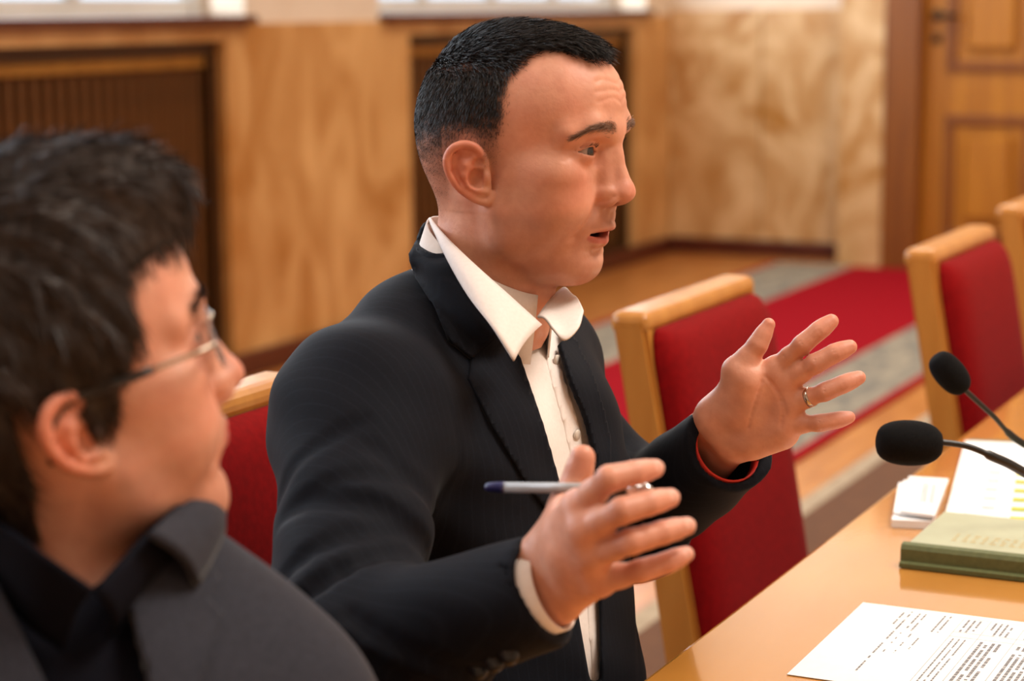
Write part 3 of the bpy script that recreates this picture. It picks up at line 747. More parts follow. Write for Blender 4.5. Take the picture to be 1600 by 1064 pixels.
def finger(s, pts, rad, k, nail=None):
    """one digit: joints with small knuckle swellings"""
    P = [np.array(p) for p in pts]
    for i in range(len(P) - 1):
        mid = (P[i] + P[i + 1]) / 2; rm = (rad[i] + rad[i + 1]) / 2 * .95
        s.chain([P[i], mid, P[i + 1]], [rad[i], rm, rad[i + 1]], k)
def hand_sculpt(fing, rads, wrist, palm_n, h, nails=True, thenar=None, extra=None, thick=.0125, side=None):
    """fing: list of 5 joint lists (thumb first) in world metres; wrist: (centre, towards elbow, across); -> P, Q, colours"""
    allp = np.vstack([np.array(f) for f in fing] + [np.array([wrist[0], wrist[1]])])
    s = Sculpt(allp.min(0) - .04, allp.max(0) + .04, h); n = np.array(palm_n) / np.linalg.norm(palm_n)
    wc, we, wa = (np.array(q, float) for q in wrist); wa /= np.linalg.norm(wa)
    for q in (-1, 1): s.cap(wc + wa * .014 * q, we + wa * .018 * q, .0175, .022, .018)
    mc = [np.array(f[0]) for f in fing[1:]]
    for i, p in enumerate(mc):
        r0 = wc + wa * (.018 - .012 * i); s.cap(r0, p - n * 0.0, .015, thick - .0012 * (i == 3), .016)
    for i in range(3): s.cap(mc[i], mc[i + 1], thick - .002, thick - .0025, .006); s.cap(mc[i] * .55 + wc * .45, mc[i + 1] * .55 + wc * .45, thick, thick, .012)
    th = [np.array(p) for p in fing[0]]
    s.cap(th[0], th[1], rads[0][0], rads[0][1], .018)
    s.cap(th[1], mc[0] * .6 + wc * .4, rads[0][1] * .8, .009, .014)
    for (c, e, r) in (thenar or []): s.cap(c, e, r, r * .9, .014)
    finger(s, fing[0][1:], rads[0][1:], .006)
    for f, r in zip(fing[1:], rads[1:]): finger(s, f, r, .0055)
    if extra: extra(s)
    nl = []
    for fi, (f, r) in enumerate(zip(fing, rads)):
        a, b = np.array(f[-2]), np.array(f[-1]); t = (b - a) / np.linalg.norm(b - a)
        nn = n if fi else (np.array(side) if side is not None else n)
        nn = nn - t * (nn @ t); nn /= np.linalg.norm(nn); w = np.cross(t, nn)
        c = b - t * r[-1] * .10 + nn * r[-1] * .80; nl.append((c, t, nn, w, r[-1]))
        if nails: s.ell(c, np.array((r[-1] * .78, r[-1] * .66, r[-1] * .26)), .0006, R=np.stack([t, w, nn], 1))
    P, Q = s.mesh(); P = relax(P, Q, 1, .4)
    C_ = np.tile(np.array(SKIN), (len(P), 1)) * (1 + .06 * vnoise(P, 70, 8) + .03 * vnoise(P, 200, 9))[:, None]
    for f in fing:
        for j, p in enumerate(f):
            C_ = blend(C_, lin((206, 116, 96)), (.42 if j == len(f) - 1 else .25) * np.exp(-(np.linalg.norm(P - np.array(p), axis=1) / .011) ** 2))
    if nails:
        for c, t, nn, w, r in nl:
            q = P - c; a = q @ t / (r * .80); b = q @ w / (r * .68); e = q @ nn
            C_ = blend(C_, lin((236, 184, 164)), .8 * sstep(1.1, .9, np.sqrt(a * a + b * b)) * sstep(-.0030, -.0012, e))
    return P, Q, C_

# ------------------------------------------------------------------ the speaking man
HY = math.radians(26)
hF = np.array([math.cos(HY), -math.sin(HY), 0]); hL = np.array([math.sin(HY), math.cos(HY), 0]); hU = np.array([0, 0, 1.])
HR = np.stack([hF, hL, hU], 1)
HO = pix(756, 272, 1.83) + hL * .072
man = empty('person', (HO[0], HO[1], 0.0))
tag(man, 'man in dark suit and open white shirt talking with both hands raised', 'person')
def own(o, root):
    o.parent = root; o.matrix_parent_inverse = root.matrix_basis.inverted() if False else Matrix.Translation(-Vector(root.location)); return o

TY = math.radians(31)
tF = np.array([math.cos(TY), -math.sin(TY), 0]); tL = np.array([math.sin(TY), math.cos(TY), 0]); tR3 = np.stack([tF, tL, hU], 1)
NB = HO + HR @ np.array([-.044, 0, -.165])               # base of the neck
def T(x, y, z): return np.array([NB[0], NB[1], 0]) + tF * x + tL * y + np.array([0, 0, z])
# ---- head
hp, hq = head_mesh(.0013)
hcol = head_colours(hp)
x_, y_, z_ = hp.T * 1000; ay_ = np.abs(y_)
xlim = np.interp(ay_, [0, 20, 30, 40, 50, 60, 68, 80], [86, 84, 70, 50, 38, 31, 25, 20])
xlim = np.where(z_ < 45, np.minimum(xlim, np.interp(z_, [-20, 20, 45], [10, 14, 22])), xlim)
zlow = np.interp(x_, [-70, -52, -34, -24, -8, 2, 20], [-46, -34, 4, 27, 27, 0, -2])
hm = sstep(-3, 11, xlim - x_ + 1.2 * vnoise(hp, 240, 12)) * sstep(-8, 18, z_ - zlow) * (1 - sstep(77, 80, ay_) * (z_ < 40))
top = sstep(20, 85, z_)
dens = hm * (.25 + .75 * sstep(0, 62, z_ + 18 * (x_ < -45)))
noi = vnoise(hp, 260, 5)
hcol = blend(hcol, lin((48, 40, 36)), np.clip(dens * (.88 + .2 * noi), 0, .95))
for sy in (1, -1):      # brow shadow of hair roots
    t_ = np.clip((y_ * sy - 11) / 42, 0, 1); zc = 39 + 3.5 * np.sin(t_ * 2.8) - 7 * sstep(.65, 1, t_)
    bw = sstep(5.5, 2.5, np.abs(z_ - zc) * (1 + .6 * t_)) * sstep(9, 13, y_ * sy) * sstep(54, 48, y_ * sy) * (x_ > 50)
    hcol = blend(hcol, lin((128, 90, 70)), .5 * bw)
hN = normals(hp, hq); rng = np.random.RandomState(7)
toW = lambda p: p @ HR.T + HO
# scalp hair
rp, rn, rf = scatter(hp, hq, hN, dens, 38000, rng)
rx, ry, rz = rp.T * 1000
Lh = (.0016 + .0075 * sstep(15, 75, rz) + .011 * sstep(88, 118, rz)) * rng.uniform(.75, 1.2, len(rp)) * (.55 + .45 * dens[hq[rf]].mean(1))
fore = sstep(45, 78, rx) * sstep(85, 100, rz); Lh = Lh * (1 + .35 * fore)
topw = sstep(70, 112, rz)[:, None]
Td = np.array([.75, 0, 0]) * topw + np.array([-.15, 0, -1.0]) * (1 - topw) + np.stack([0 * ry, -.35 * fore - .1 * np.sign(ry), -.35 * fore], 1)
fr = sstep(20, 38, rx) * (1 - topw[:, 0]); Td = Td + np.stack([.3 * fr, 0 * fr, 0 * fr], 1)
lift = .75 * topw[:, 0] + .28 * (1 - topw[:, 0])
tw = topw[:, 0]
sv, sq = strands(rp, rn, Td, Lh, .00038 + .00042 * sstep(.003, .012, Lh), rng, 3, .95 * tw + .34 * (1 - tw), .15 * tw + .10 * (1 - tw), .28)
own(qmesh('hair', toW(sv), sq, HAIRM), man)
# eyebrows and lashes
bvl = bvh_of(hp, hq)
for sy in (1, -1):
    rp2, rn2, td2, L2 = [], [], [], []
    for i in range(460):
        t_ = rng.uniform(0, 1) ** .9; yy = (11 + 42 * t_) * sy; zz = 39 + 3.5 * math.sin(t_ * 2.8) - 7 * sstep(.65, 1, t_) + rng.normal() * (2.6 - 1.6 * t_)
        loc, nor, _, _ = bvl.ray_cast(Vector((.14, yy * .001 + .0 * sy, zz * .001)), Vector((-1, 0, 0)))
        if loc is None: continue
        rp2.append(loc); rn2.append(nor); td2.append((-.3 * t_, sy * 1.0, .30 - .8 * t_)); L2.append(rng.uniform(.006, .010))
    v_, q_ = strands(np.array(rp2), np.array(rn2), np.array(td2, float), np.array(L2), .00055, rng, 3, .35, .05, .18)
    own(qmesh('eyebrow', toW(v_), q_, BROWM), man)
    lp, ln, lt, ll = [], [], [], []
    for i in range(60):
        yy = rng.uniform(-13, 13); zz = 19 + .05 * yy - 21.5 + math.sqrt(max(0, 26.8 ** 2 - yy * yy)) + .3
        xx = 75.5 + 14.0 * math.sqrt(max(0, 1 - (yy / 16) ** 2 - ((zz - 19) / 13.2) ** 2)) - .3
        lp.append((xx * .001, (31.5 + yy) * sy * .001, zz * .001)); ln.append((1, .2 * sy, -.1)); lt.append((.3, .03 * yy * sy, 1.0)); ll.append(rng.uniform(.0045, .0065))
    v_, q_ = strands(np.array(lp), np.array(ln, float) / 1.02, np.array(lt), np.array(ll), .00024, rng, 3, 1.6, .7, .05)
    own(qmesh('eyelashes', toW(v_), q_, HAIRM), man)
    ec = np.array([.0757, .0315 * sy, .0190]); e_p, e_q, e_c = eye_mesh(ec, (1, -.10, -.03), .0128, lin((44, 37, 34)))
    own(qmesh('eye', toW(e_p), e_q, EYEM, None, e_c), man)
TEETH = mat('teeth', lin((206, 190, 168)), .25, noise=(200, lin((190, 170, 150)), .3))
bm = bmesh.new()
for i in range(-4, 5):
    a_ = i * .17; c_ = HO + HR @ np.array([.055 + .021 * math.cos(a_ * 1.15), .030 * math.sin(a_), -.0535])
    o_ = bmesh.ops.create_cube(bm, size=1, matrix=Matrix.Translation(Vector(c_)) @ Matrix.Rotation(-HY + a_ * 1.2, 4, 'Z') @ Matrix.Diagonal((.004, .0048, .007, 1)))
own(bobj('teeth', bm, TEETH), man)

# ---- arms, torso
RS = T(-.012, -.176, 1.0); RE = pix(538, 1035, 1.62); RW = pix(852, 908, 1.55); RSW = pix(852, 922, 1.548); LSW = None
LS = T(-.045, .150, .99); LE = pix(985, 815, 2.16); LW = pix(1132, 672, 1.945); LSW = pix(1140, 698, 1.945)
SUIT = cloth('pinstripe_suiting', lin((17, 21, 31)), lin((11, 13, 19)), tL * .9 + hU * .0, .0075, sheen=.03, amt=.022)
SHIRT = mat('white_shirt', lin((244, 236, 230)), .75, sheen=.1, noise=(300, lin((236, 226, 220)), .3), bump=(40, .04, .004))
def torso_field(s):
    e = lambda c, r, k, dx=0: s.ell(T(*c), r, k, R=tR3)
    e((.0, 0, .87), (.108, .160, .20), 0)
    e((-.035, 0, .93), (.095, .155, .17), .05)
    s.cap(T(-.03, -.13, .985), T(-.04, .115, .985), .078, .074, .06)
    for q in (-1, 1):
        s.cap(T(-.040, .035 * q, 1.065), T(-.02, .15 * q, 1.012), .046, .058, .05)
        e((.040, .070 * q, .93), (.060, .075, .09), .05)
    e((.028, 0, .68), (.125, .165, .22), .08)
    e((-.03, 0, .575), (.155, .195, .10), .08)
lo = np.minimum(np.minimum(T(0, 0, .44), RE), LE) - np.array([.30, .26, .12]); hi = np.maximum(np.maximum(T(0, 0, 1.12), RE), LW) + np.array([.26, .26, .06])
lo[2] = .42; lo[0] = min(RE[0] - .09, T(-.25, 0, 0)[0] - .1); hi[0] = LW[0] + .08; lo[1] = min(RE[1], RW[1]) - .10; hi[1] = max(LE[1] + .10, T(-.2, .2, 0)[1] + .05); hi[2] = 1.14
js = Sculpt(lo, hi, .0035); torso_field(js)
tors = js.D.copy()
COLR = [[HO + HR @ np.array(p) for p in spline(pts, 4)] for pts in ([(.020, -.066, -.138), (-.015, -.070, -.096), (-.060, -.056, -.060), (-.086, 0, -.046), (-.060, .056, -.060), (-.015, .070, -.100), (.010, .064, -.138)],
                [(.01, -.074, -.15), (-.018, -.074, -.118), (-.062, -.058, -.086), (-.088, 0, -.076), (-.062, .058, -.09), (-.02, .076, -.128), (.0, .070, -.15)])]
for pts, rr, kk in zip(COLR, (.006, .008), (.006, .014)):      # standing collar round the neck
    js.chain(pts, [rr] * len(pts), kk)
# sleeves
def sleeve(S, E, Wr, r0, r1, r2, k):
    js.cap(S, E, r0, r1, k); js.cap(E, Wr, r1 * .98, r2, .035)
sleeve(RS, RE, RSW, .070, .064, .0435, .035)
sleeve(LS, LE, LSW, .062, .058, .0440, .035)
js.ell(RS, (.076, .070, .070), .04, R=tR3)
# cloth folds: rings pressed into the sleeves and creases on the chest
def ring_fold(a, b, t, R, dep, tilt, a0, a1, k=.013):
    a = np.array(a); b = np.array(b); ax = (b - a) / np.linalg.norm(b - a); c = a + (b - a) * t
    cam_ = CAMP - c; cam_ -= ax * (cam_ @ ax); cam_ /= np.linalg.norm(cam_); sd = np.cross(ax, cam_)
    pts = []
    for q in np.linspace(a0, a1, 12):
        w = math.radians(q); pts.append(c + (cam_ * math.cos(w) + sd * math.sin(w)) * (R + .004) + ax * tilt * math.sin(w * 1.0))
    rr = dep * (.3 + .7 * np.sin(np.linspace(.15, math.pi - .15, 12))); js.chain(pts, list(rr), k, 'sub')
for (t, R, dep, tilt, a0, a1) in ((.47, .068, .005, .02, -120, 70), (.57, .0675, .009, -.012, -120, 60), (.70, .066, .006, .03, -110, 90), (.83, .065, .006, .05, -60, 120), (.33, .069, .004, -.03, -120, 0), (.25, .070, .003, .04, 0, 100)):
    ring_fold(RS, RE, t, R, dep, tilt, a0, a1)
for (t, R, dep, tilt, a0, a1) in ((.12, .063, .009, .04, -80, 140), (.24, .060, .008, .05, -60, 130), (.40, .057, .006, .05, -30, 120)):
    ring_fold(RE, RW, t, R, dep, tilt, a0, a1)
for (t, R, dep, tilt, a0, a1) in ((.2, .060, .008, .03, -90, 120), (.4, .057, .006, -.02, -90, 90)):
    ring_fold(LE, LW, t, R, dep, tilt, a0, a1)
# cut the sleeve ends straight
def cut_end(Wr, E, back):
    ax = (Wr - E) / np.linalg.norm(Wr - E); c = Wr - ax * back
    js.field(lambda x, y, z: -((x - c[0]) * ax[0] + (y - c[1]) * ax[1] + (z - c[2]) * ax[2]), c - .075, c + .075, .002, 'sub')
    s2 = c - ax * .022
    js.cap(s2, c + ax * .05, .0345, .0350, .002, 'sub'); return c, ax
RC, RAX = cut_end(RSW, RE, .0)
LC, LAX = cut_end(LSW, LE, .0)
# ripple of the cloth
g3 = np.meshgrid(*[a for a in js.ax], indexing='ij', sparse=True)
js.D += (.0016 * np.sin(g3[0] * 31 + g3[2] * 47 + 1.0) * np.sin(g3[1] * 37 - g3[2] * 23) + .0010 * np.sin(g3[2] * 95 + g3[0] * 40 + g3[1] * 30)).astype(np.float32)
full_p, full_q = js.mesh()                               # before the front is opened
bv_full = bvh_of(full_p, full_q)
# open front
VOP = [(640, 250), (672, 342), (712, 408), (772, 502), (806, 566), (840, 668), (866, 760), (884, 850), (902, 950), (922, 1064), (936, 1064), (937, 1000), (934, 900), (942, 800), (937, 722), (920, 655), (896, 597), (878, 540), (884, 500), (930, 440), (940, 250)]
cplane = T(.02, 0, 0)
def opening(x, y, z):
    px, py, d = topix(x, y, z); w = inpoly(px, py, VOP) * .00055
    back = .0 - ((x - cplane[0]) * tF[0] + (y - cplane[1]) * tF[1])
    return np.maximum(w, back)
a_, b_ = T(.0, -.14, .75), T(.22, .16, 1.12); js.field(opening, np.minimum(a_, b_) - np.array([.03, .06, .06]), np.maximum(a_, b_) + np.array([.06, .06, .10]), .002, 'sub')
# neck hole
js.cap(HO + HR @ np.array([-.030, 0, -.10]), HO + HR @ np.array([-.040, 0, -.17]), .0535, .058, .002, 'sub')
jp, jq = js.mesh(); jp = relax(jp, jq, 1, .5)
jacket = own(qmesh('jacket', jp, jq, SUIT), man)
# shirt body just inside the jacket
ss = Sculpt(js.lo, js.lo + (js.n - 1) * js.h, js.h); ss.D = (tors + .011).astype(np.float32)
ss.D += (.0012 * np.sin(g3[2] * 70 + g3[0] * 60) * np.sin(g3[1] * 50 + g3[0] * 20)).astype(np.float32)
sp, sq_ = ss.mesh(); own(qmesh('shirt', sp, sq_, SHIRT), man)
bv_shirt = bvh_of(sp, sq_)
# lapels and collar of the jacket
own(draped('lapel', [(676, 470), (703, 530), (738, 557), (731, 592), (765, 661), (814, 744), (862, 812), (892, 860), (893, 850), (873, 756), (847, 664), (812, 562), (777, 500), (748, 458)], bv_full, SUIT, None, .0045, .004), man)
own(draped('collar', [(640, 400), (655, 438), (676, 474), (703, 534), (737, 560), (775, 524), (772, 500), (744, 457), (712, 405), (686, 364), (672, 344), (664, 348)], bv_full, SUIT, None, .0095, .005), man)
own(draped('lapel', [(873, 538), (891, 597), (915, 655), (932, 722), (938, 800), (952, 740), (952, 690), (941, 640), (928, 596), (919, 572), (909, 556), (900, 535), (890, 525)], bv_full, SUIT, None, .005, .005, 4.0), man)
# buttons, cuffs, shirt collar
def loft(name, top, bot, m, thick, rows=6, bulge=0.0, n=6):
    return own(sheet(name, spline(np.array([pix(*p) for p in top]), n), spline(np.array([pix(*p) for p in bot]), n), m, None, thick, rows, bulge), man)
loft('shirt_collar', [(672, 341, 1.935), (700, 373, 1.862), (742, 414, 1.822), (795, 462, 1.806), (846, 508, 1.812)],
     [(676, 352, 1.93), (696, 398, 1.858), (732, 462, 1.805), (775, 520, 1.772), (803, 564, 1.768)], SHIRT, .0022, 8, .004)
loft('shirt_collar', [(840, 496, 1.86), (856, 473, 1.885), (880, 450, 1.915), (893, 462, 1.91)],
     [(862, 512, 1.84), (882, 531, 1.835), (904, 512, 1.845), (912, 486, 1.865)], SHIRT, .0022, 8, .004)
# collar stand closing round the neck
bm = bmesh.new(); rings = []
for zz, rr in ((-.060, .0605), (-.085, .064), (-.125, .068)):
    ring = []
    for k in range(40):
        a = 2 * math.pi * k / 40; c_ = HO + HR @ np.array([-.030 + (zz + .06) * .22 + rr * math.cos(a), rr * math.sin(a) * .97, zz - .038 * (1 + math.cos(a)) * .9 + .012])
        ring.append(bm.verts.new(Vector(c_)))
    rings.append(ring)
for r0, r1 in zip(rings, rings[1:]):
    for k in range(2, 38): bm.faces.new((r0[k], r0[(k + 1) % 40], r1[(k + 1) % 40], r1[k]))
o = bobj('collar_stand', bm, SHIRT, None, True); md = o.modifiers.new('thickness', 'SOLIDIFY'); md.thickness = .002; own(o, man)
own(draped('button_placket', [(850, 556), (868, 548), (884, 600), (902, 660), (916, 720), (926, 800), (930, 900), (932, 1000), (936, 1090), (930, 1090), (920, 1000), (914, 900), (904, 800), (892, 720), (876, 650), (862, 600)], bv_shirt, SHIRT, None, .002, .0025), man)
PEARL = mat('shirt_button', lin((226, 218, 206)), .25, noise=(200, lin((210, 200, 190)), .3))
for q in ((866, 566), (897, 680), (918, 790)):
    h_ = hit(bv_shirt, q[0], q[1], .004)
    if h_ is not None: own(bobj('shirt_button', lathe(bmesh.new(), [(0, .0012), (.004, .0014), (.005, .0006), (.005, -.001)], 16, frame_to(h_, tF)), PEARL, None, True), man)
BUTM = mat('suit_button', lin((24, 22, 22)), .3, noise=(200, lin((14, 14, 14)), .3))
full_bv = bvh_of(jp, jq)
for q in ((796, 1022), (772, 1034), (748, 1045)):
    h_ = hit(full_bv, q[0], q[1], .001)
    if h_ is not None: own(bobj('sleeve_button', lathe(bmesh.new(), [(0, .003), (.006, .0035), (.0075, .002), (.0075, -.001)], 16, frame_to(h_, CAMP - h_)), BUTM, None, True), man)
def cuff(name, c, ax, wa, r, z0, z1, m, flat=1.0, th=.0018):
    bm = bmesh.new(); ax = np.array(ax); wa = wa - ax * (wa @ ax); wa /= np.linalg.norm(wa); nb = np.cross(ax, wa); n = 36; rg = []
    for z, rr in ((z0, r), (z0 + (z1 - z0) * .5, r), (z1, r), (z1, r - th), (z0, r - th)):
        rg.append([bm.verts.new(Vector(c + ax * z + (wa * math.cos(2 * math.pi * k / n) + nb * math.sin(2 * math.pi * k / n) * flat) * rr)) for k in range(n)])
    for a, b in zip(rg, rg[1:] + rg[:1]):
        for k in range(n): bm.faces.new((a[k], a[(k + 1) % n], b[(k + 1) % n], b[k]))
    return own(bobj(name, bm, m, None, True), man)
RWA = pix(839, 847, 1.55) - pix(876, 968, 1.55)
LWA = pix(1104, 640, 1.94) - pix(1166, 712, 1.94)
cuff('shirt_cuff', RC, RAX, RWA, .0340, -.02, .007, SHIRT)
LINING = mat('red_lining', lin((214, 52, 34)), .6, noise=(60, lin((180, 34, 24)), .3))
cuff('sleeve_lining', LC, LAX, LWA, .0343, -.021, -.002, LINING)
BLKCORD = mat('black_cord', lin((18, 18, 20)), .6, noise=(60, lin((8, 8, 8)), .3))
# ---- hands
D2 = lambda L: [pix(*p) for p in L]
fR = [D2([(866, 858, 1.545), (886, 792, 1.552), (902, 744, 1.556), (911, 714, 1.552)]),
      D2([(903, 792, 1.490), (952, 748, 1.462), (992, 739, 1.470), (1023, 732, 1.482)]),
      D2([(914, 828, 1.478), (972, 798, 1.450), (1014, 786, 1.458), (1047, 778, 1.470)]),
      D2([(926, 868, 1.484), (988, 846, 1.458), (1036, 832, 1.466), (1073, 822, 1.478)]),
      D2([(936, 908, 1.498), (1002, 892, 1.480), (1043, 879, 1.485), (1072, 866, 1.492)])]
rR = [[.014, .0125, .0098, .0092], [.0108, .0090, .0079, .0070], [.0108, .0090, .0080, .0071], [.0104, .0086, .0077, .0068], [.0096, .0078, .0069, .0060]]
nR = (CAMP - pix(915, 840, 1.48)); nR = nR / np.linalg.norm(nR) + np.array([.10, 0, .10])
def tend(s):                                             # tendons on the back of the hand
    for i in (1, 2, 3):
        a = RW * .45 + np.array(fR[i][0]) * .55 + nR / np.linalg.norm(nR) * .0135; s.cap(a, np.array(fR[i][0]) + nR / np.linalg.norm(nR) * .0085, .0018, .003, .006)
rhp, rhq, rhc = hand_sculpt(fR, rR, (RW + RAX * .004, RE * .55 + RW * .45, RWA), nR, .0012, True, [(pix(872, 850, 1.545), pix(888, 800, 1.53), .014)], tend, side=(np.array([-.3, -.2, 1.0])))
fL = [D2([(1146, 628, 1.925), (1152, 580, 1.905), (1184, 538, 1.897), (1201, 507, 1.895)]),
      D2([(1212, 578, 1.900), (1254, 538, 1.880), (1279, 517, 1.878), (1299, 502, 1.880)]),
      D2([(1228, 597, 1.898), (1275, 568, 1.873), (1304, 552, 1.870), (1328, 542, 1.872)]),
      D2([(1234, 632, 1.900), (1289, 612, 1.878), (1318, 600, 1.876), (1342, 590, 1.878)]),
      D2([(1228, 664, 1.905), (1280, 661, 1.888), (1305, 657, 1.888), (1327, 652, 1.890)])]
rL = [[.0165, .0122, .0086, .0062], [.0100, .0082, .0077, .0068], [.0100, .0082, .0077, .0067], [.0094, .0078, .0073, .0065], [.0090, .0071, .0065, .0057]]
nL = -(CAMP - pix(1200, 620, 1.91)); nL = nL / np.linalg.norm(nL)
def creases(s):                                          # joint creases and lines of the open palm
    for f, r in zip(fL[1:], rL[1:]):
        for j, fr in ((0, .42), (1, 0.0), (2, 0.0)):
            p = np.array(f[j]) * (1 - fr) + np.array(f[j + 1]) * fr; t = np.array(f[j + 1]) - np.array(f[j]); t /= np.linalg.norm(t); w = np.cross(t, nL); w /= np.linalg.norm(w); rr = r[j] * (1 - fr) + r[j + 1] * fr
            s.chain([p - nL * rr * .98 + w * q * rr * .75 + nL * rr * .35 * q * q for q in (-1, -.5, 0, .5, 1)], [.0002] * 5, .0015, 'sub')
    for L in ([(1192, 590), (1186, 612), (1176, 640), (1168, 668)], [(1196, 588), (1212, 606), (1224, 628), (1228, 648)], [(1204, 596), (1216, 618), (1222, 644), (1220, 668)]):
        bvp = None
        pts = []
        for q in spline(L, 3):
            best = None
            for d in np.arange(1.86, 1.95, .0006):
                p = pix(q[0], q[1], d); ii = np.round((p - s.lo) / s.h).astype(int)
                if np.all(ii >= 0) and np.all(ii < s.n) and s.D[tuple(ii)] < .0004: best = p; break
            if best is not None: pts.append(best)
        if len(pts) > 2: s.chain(pts, [.0003] * len(pts), .0030, 'sub')
lhp, lhq, lhc = hand_sculpt(fL, rL, (LW + LAX * .006, LE * .55 + LW * .45, LWA), nL, .0012, False,
                            [(pix(1166, 640, 1.915), pix(1168, 596, 1.90), .0150), (pix(1180, 690, 1.925), pix(1222, 680, 1.91), .0150)], creases, thick=.0130)
# inner body (hidden under the clothes) joined with the head and both hands into one mesh
us = Sculpt(js.lo, js.lo + (js.n - 1) * js.h, js.h * 2); us.D = (tors[::2, ::2, ::2] + .022).astype(np.float32); us.n = np.array(us.D.shape)
us.ax = [a[::2] for a in js.ax]
for a, b, r0, r1 in ((RS, RE, .05, .045), (LS, LE, .045, .042), (RE, RE * .5 + RW * .5, .042, .034), (LE, LE * .5 + LW * .5, .042, .034), (T(-.06, -.09, .53), T(-.02, -.1, .5), .08, .07)): us.cap(a, b, r0, r1, .03)
up_, uq_ = us.mesh()
bp, bq, bcol = join([(toW(hp), hq, hcol), (rhp, rhq, rhc), (lhp, lhq, lhc), (up_, uq_, np.tile(np.array(SKIN), (len(up_), 1)))])
own(qmesh('body', bp, bq, SKINM, None, bcol), man)
# wedding ring
GOLD = mat('silver_ring', lin((214, 206, 196)), .18, metal=1, noise=(90, lin((190, 180, 168)), .3))
a3, b3 = fL[3][0], fL[3][1]; ax3 = (b3 - a3) / np.linalg.norm(b3 - a3)
cuff('ring', a3 + ax3 * .0225, ax3, np.array([0, 0, 1.]), .0096, -.0022, .0022, GOLD, 1.0, .0012)
# trousers and shoes
TRS = mat('dark_trousers', lin((30, 32, 38)), .8, noise=(200, lin((22, 24, 28)), .3))
kv = lambda x, y, z: T(x, y, z)
ts = Sculpt(np.minimum(kv(-.3, -.3, .02), kv(.62, .3, .02)) - .2, np.maximum(kv(-.3, -.3, .66), kv(.62, .3, .66)) + .2, .008)
ts.ell(T(-.04, 0, .555), (.15, .17, .10), .0, R=tR3)
for q in (-1, 1):
    ts.cap(T(-.03, .09 * q, .545), T(.36, .11 * q, .545), .086, .068, .05); ts.cap(T(.36, .11 * q, .54), T(.33, .11 * q, .10), .066, .052, .03)
tp, tq = ts.mesh(); own(qmesh('trousers', tp, tq, TRS), man)
SHOE = mat('black_leather', lin((20, 18, 17)), .3, noise=(30, lin((10, 9, 8)), .3))
for q in (-1, 1):
    s_ = Sculpt(T(.33, .11 * q, .0) - .2, T(.33, .11 * q, .14) + .2, .006)
    s_.ell(T(.40, .11 * q, .052), (.125, .043, .040), 0, R=tR3); s_.ell(T(.31, .11 * q, .062), (.045, .036, .050), .02, R=tR3)
    s_.field(lambda x, y, z: z - .0115, T(.36, .11 * q, 0) - .25, T(.36, .11 * q, .1) + .25, .002, 'sub')
    p_, q_ = s_.mesh(); own(qmesh('shoe', p_, q_, SHOE), man)
# ---- the pen in his hand
PENB = mat('pen_barrel', lin((176, 172, 170)), .25, noise=(120, lin((160, 156, 152)), .3), spec=.6)
PENC = mat('pen_cap', lin((28, 34, 92)), .3, noise=(120, lin((20, 26, 76)), .3))
CHROME = mat('chrome', lin((220, 220, 222)), .12, metal=1, noise=(60, lin((200, 200, 204)), .3))
p0, p1 = pix(757, 761, 1.566), pix(1020, 764, 1.512); pd = p1 - p0; PL = np.linalg.norm(pd); PM = frame_to(p0, pd)
pen = empty('pen', p0); tag(pen, 'grey ballpoint pen with blue end held between thumb and fingers', 'pen')
def ownp(o): o.parent = pen; o.matrix_parent_inverse = Matrix.Translation(-Vector(pen.location)); return o
ownp(bobj('barrel', lathe(bmesh.new(), [(.0041, .017), (.0041, PL - .032), (.0037, PL - .030)], 20, PM), PENB, None, True))
ownp(bobj('end_cap', lathe(bmesh.new(), [(0, 0), (.0026, .0012), (.0036, .004), (.0043, .014), (.0043, .0175)], 20, PM), PENC, None, True))
ownp(bobj('grip', lathe(bmesh.new(), [(.0044, PL - .031), (.0052, PL - .026), (.0052, PL - .020)], 20, PM), BLKCORD, None, True))
ownp(bobj('tip', lathe(bmesh.new(), [(.0052, PL - .020), (.0056, PL - .012), (.0040, PL - .004), (.0012, PL)], 20, PM), CHROME, None, True))

# ------------------------------------------------------------------ the man in glasses beside him
GY, GP = math.radians(-25), math.radians(17)
gF0 = np.array([math.cos(GY), -math.sin(GY), 0]); gL = np.array([math.sin(GY), math.cos(GY), 0])
gF = gF0 * math.cos(GP) + hU * math.sin(GP); gU = np.cross(gF, gL); GR = np.stack([gF, gL, gU], 1) * 1.03
GO = pix(140, 672, 1.23) + gL * .074
man2 = empty('person', (GO[0], GO[1], 0.0)); tag(man2, 'man with thick brown hair and rimless glasses in grey blazer, listening', 'person')
gp, gq = head_mesh(.0016, False); gcol = head_colours(gp, False, -.050)
gx, gy, gz = gp.T * 1000; gay = np.abs(gy); gN = normals(gp, gq)
toG = lambda p: p @ GR.T + GO
# where his hair grows
gxl = np.interp(gay, [0, 20, 35, 48, 58, 66, 74, 90], [86, 84, 78, 68, 60, 53, 46, 40])
gxl = np.where(gz < 40, np.minimum(gxl, np.interp(gz, [-30, 0, 20, 40], [13, 20, 32, 45])), gxl)
gzl = np.interp(gx, [-80, -45, -38, -6, 0, 30], [-70, -62, 24, 24, -14, -14])
gm = sstep(0, 9, gxl - gx) * sstep(-3, 9, gz - gzl) * (1 - sstep(77, 80, gay) * (gz < 36))
gcol = blend(gcol, lin((44, 32, 26)), np.clip(gm * 1.0, 0, .97))
HAIR2 = mat('brown_hair', lin((50, 37, 29)), .5, spec=.35, noise=(40, lin((30, 21, 16)), .3))
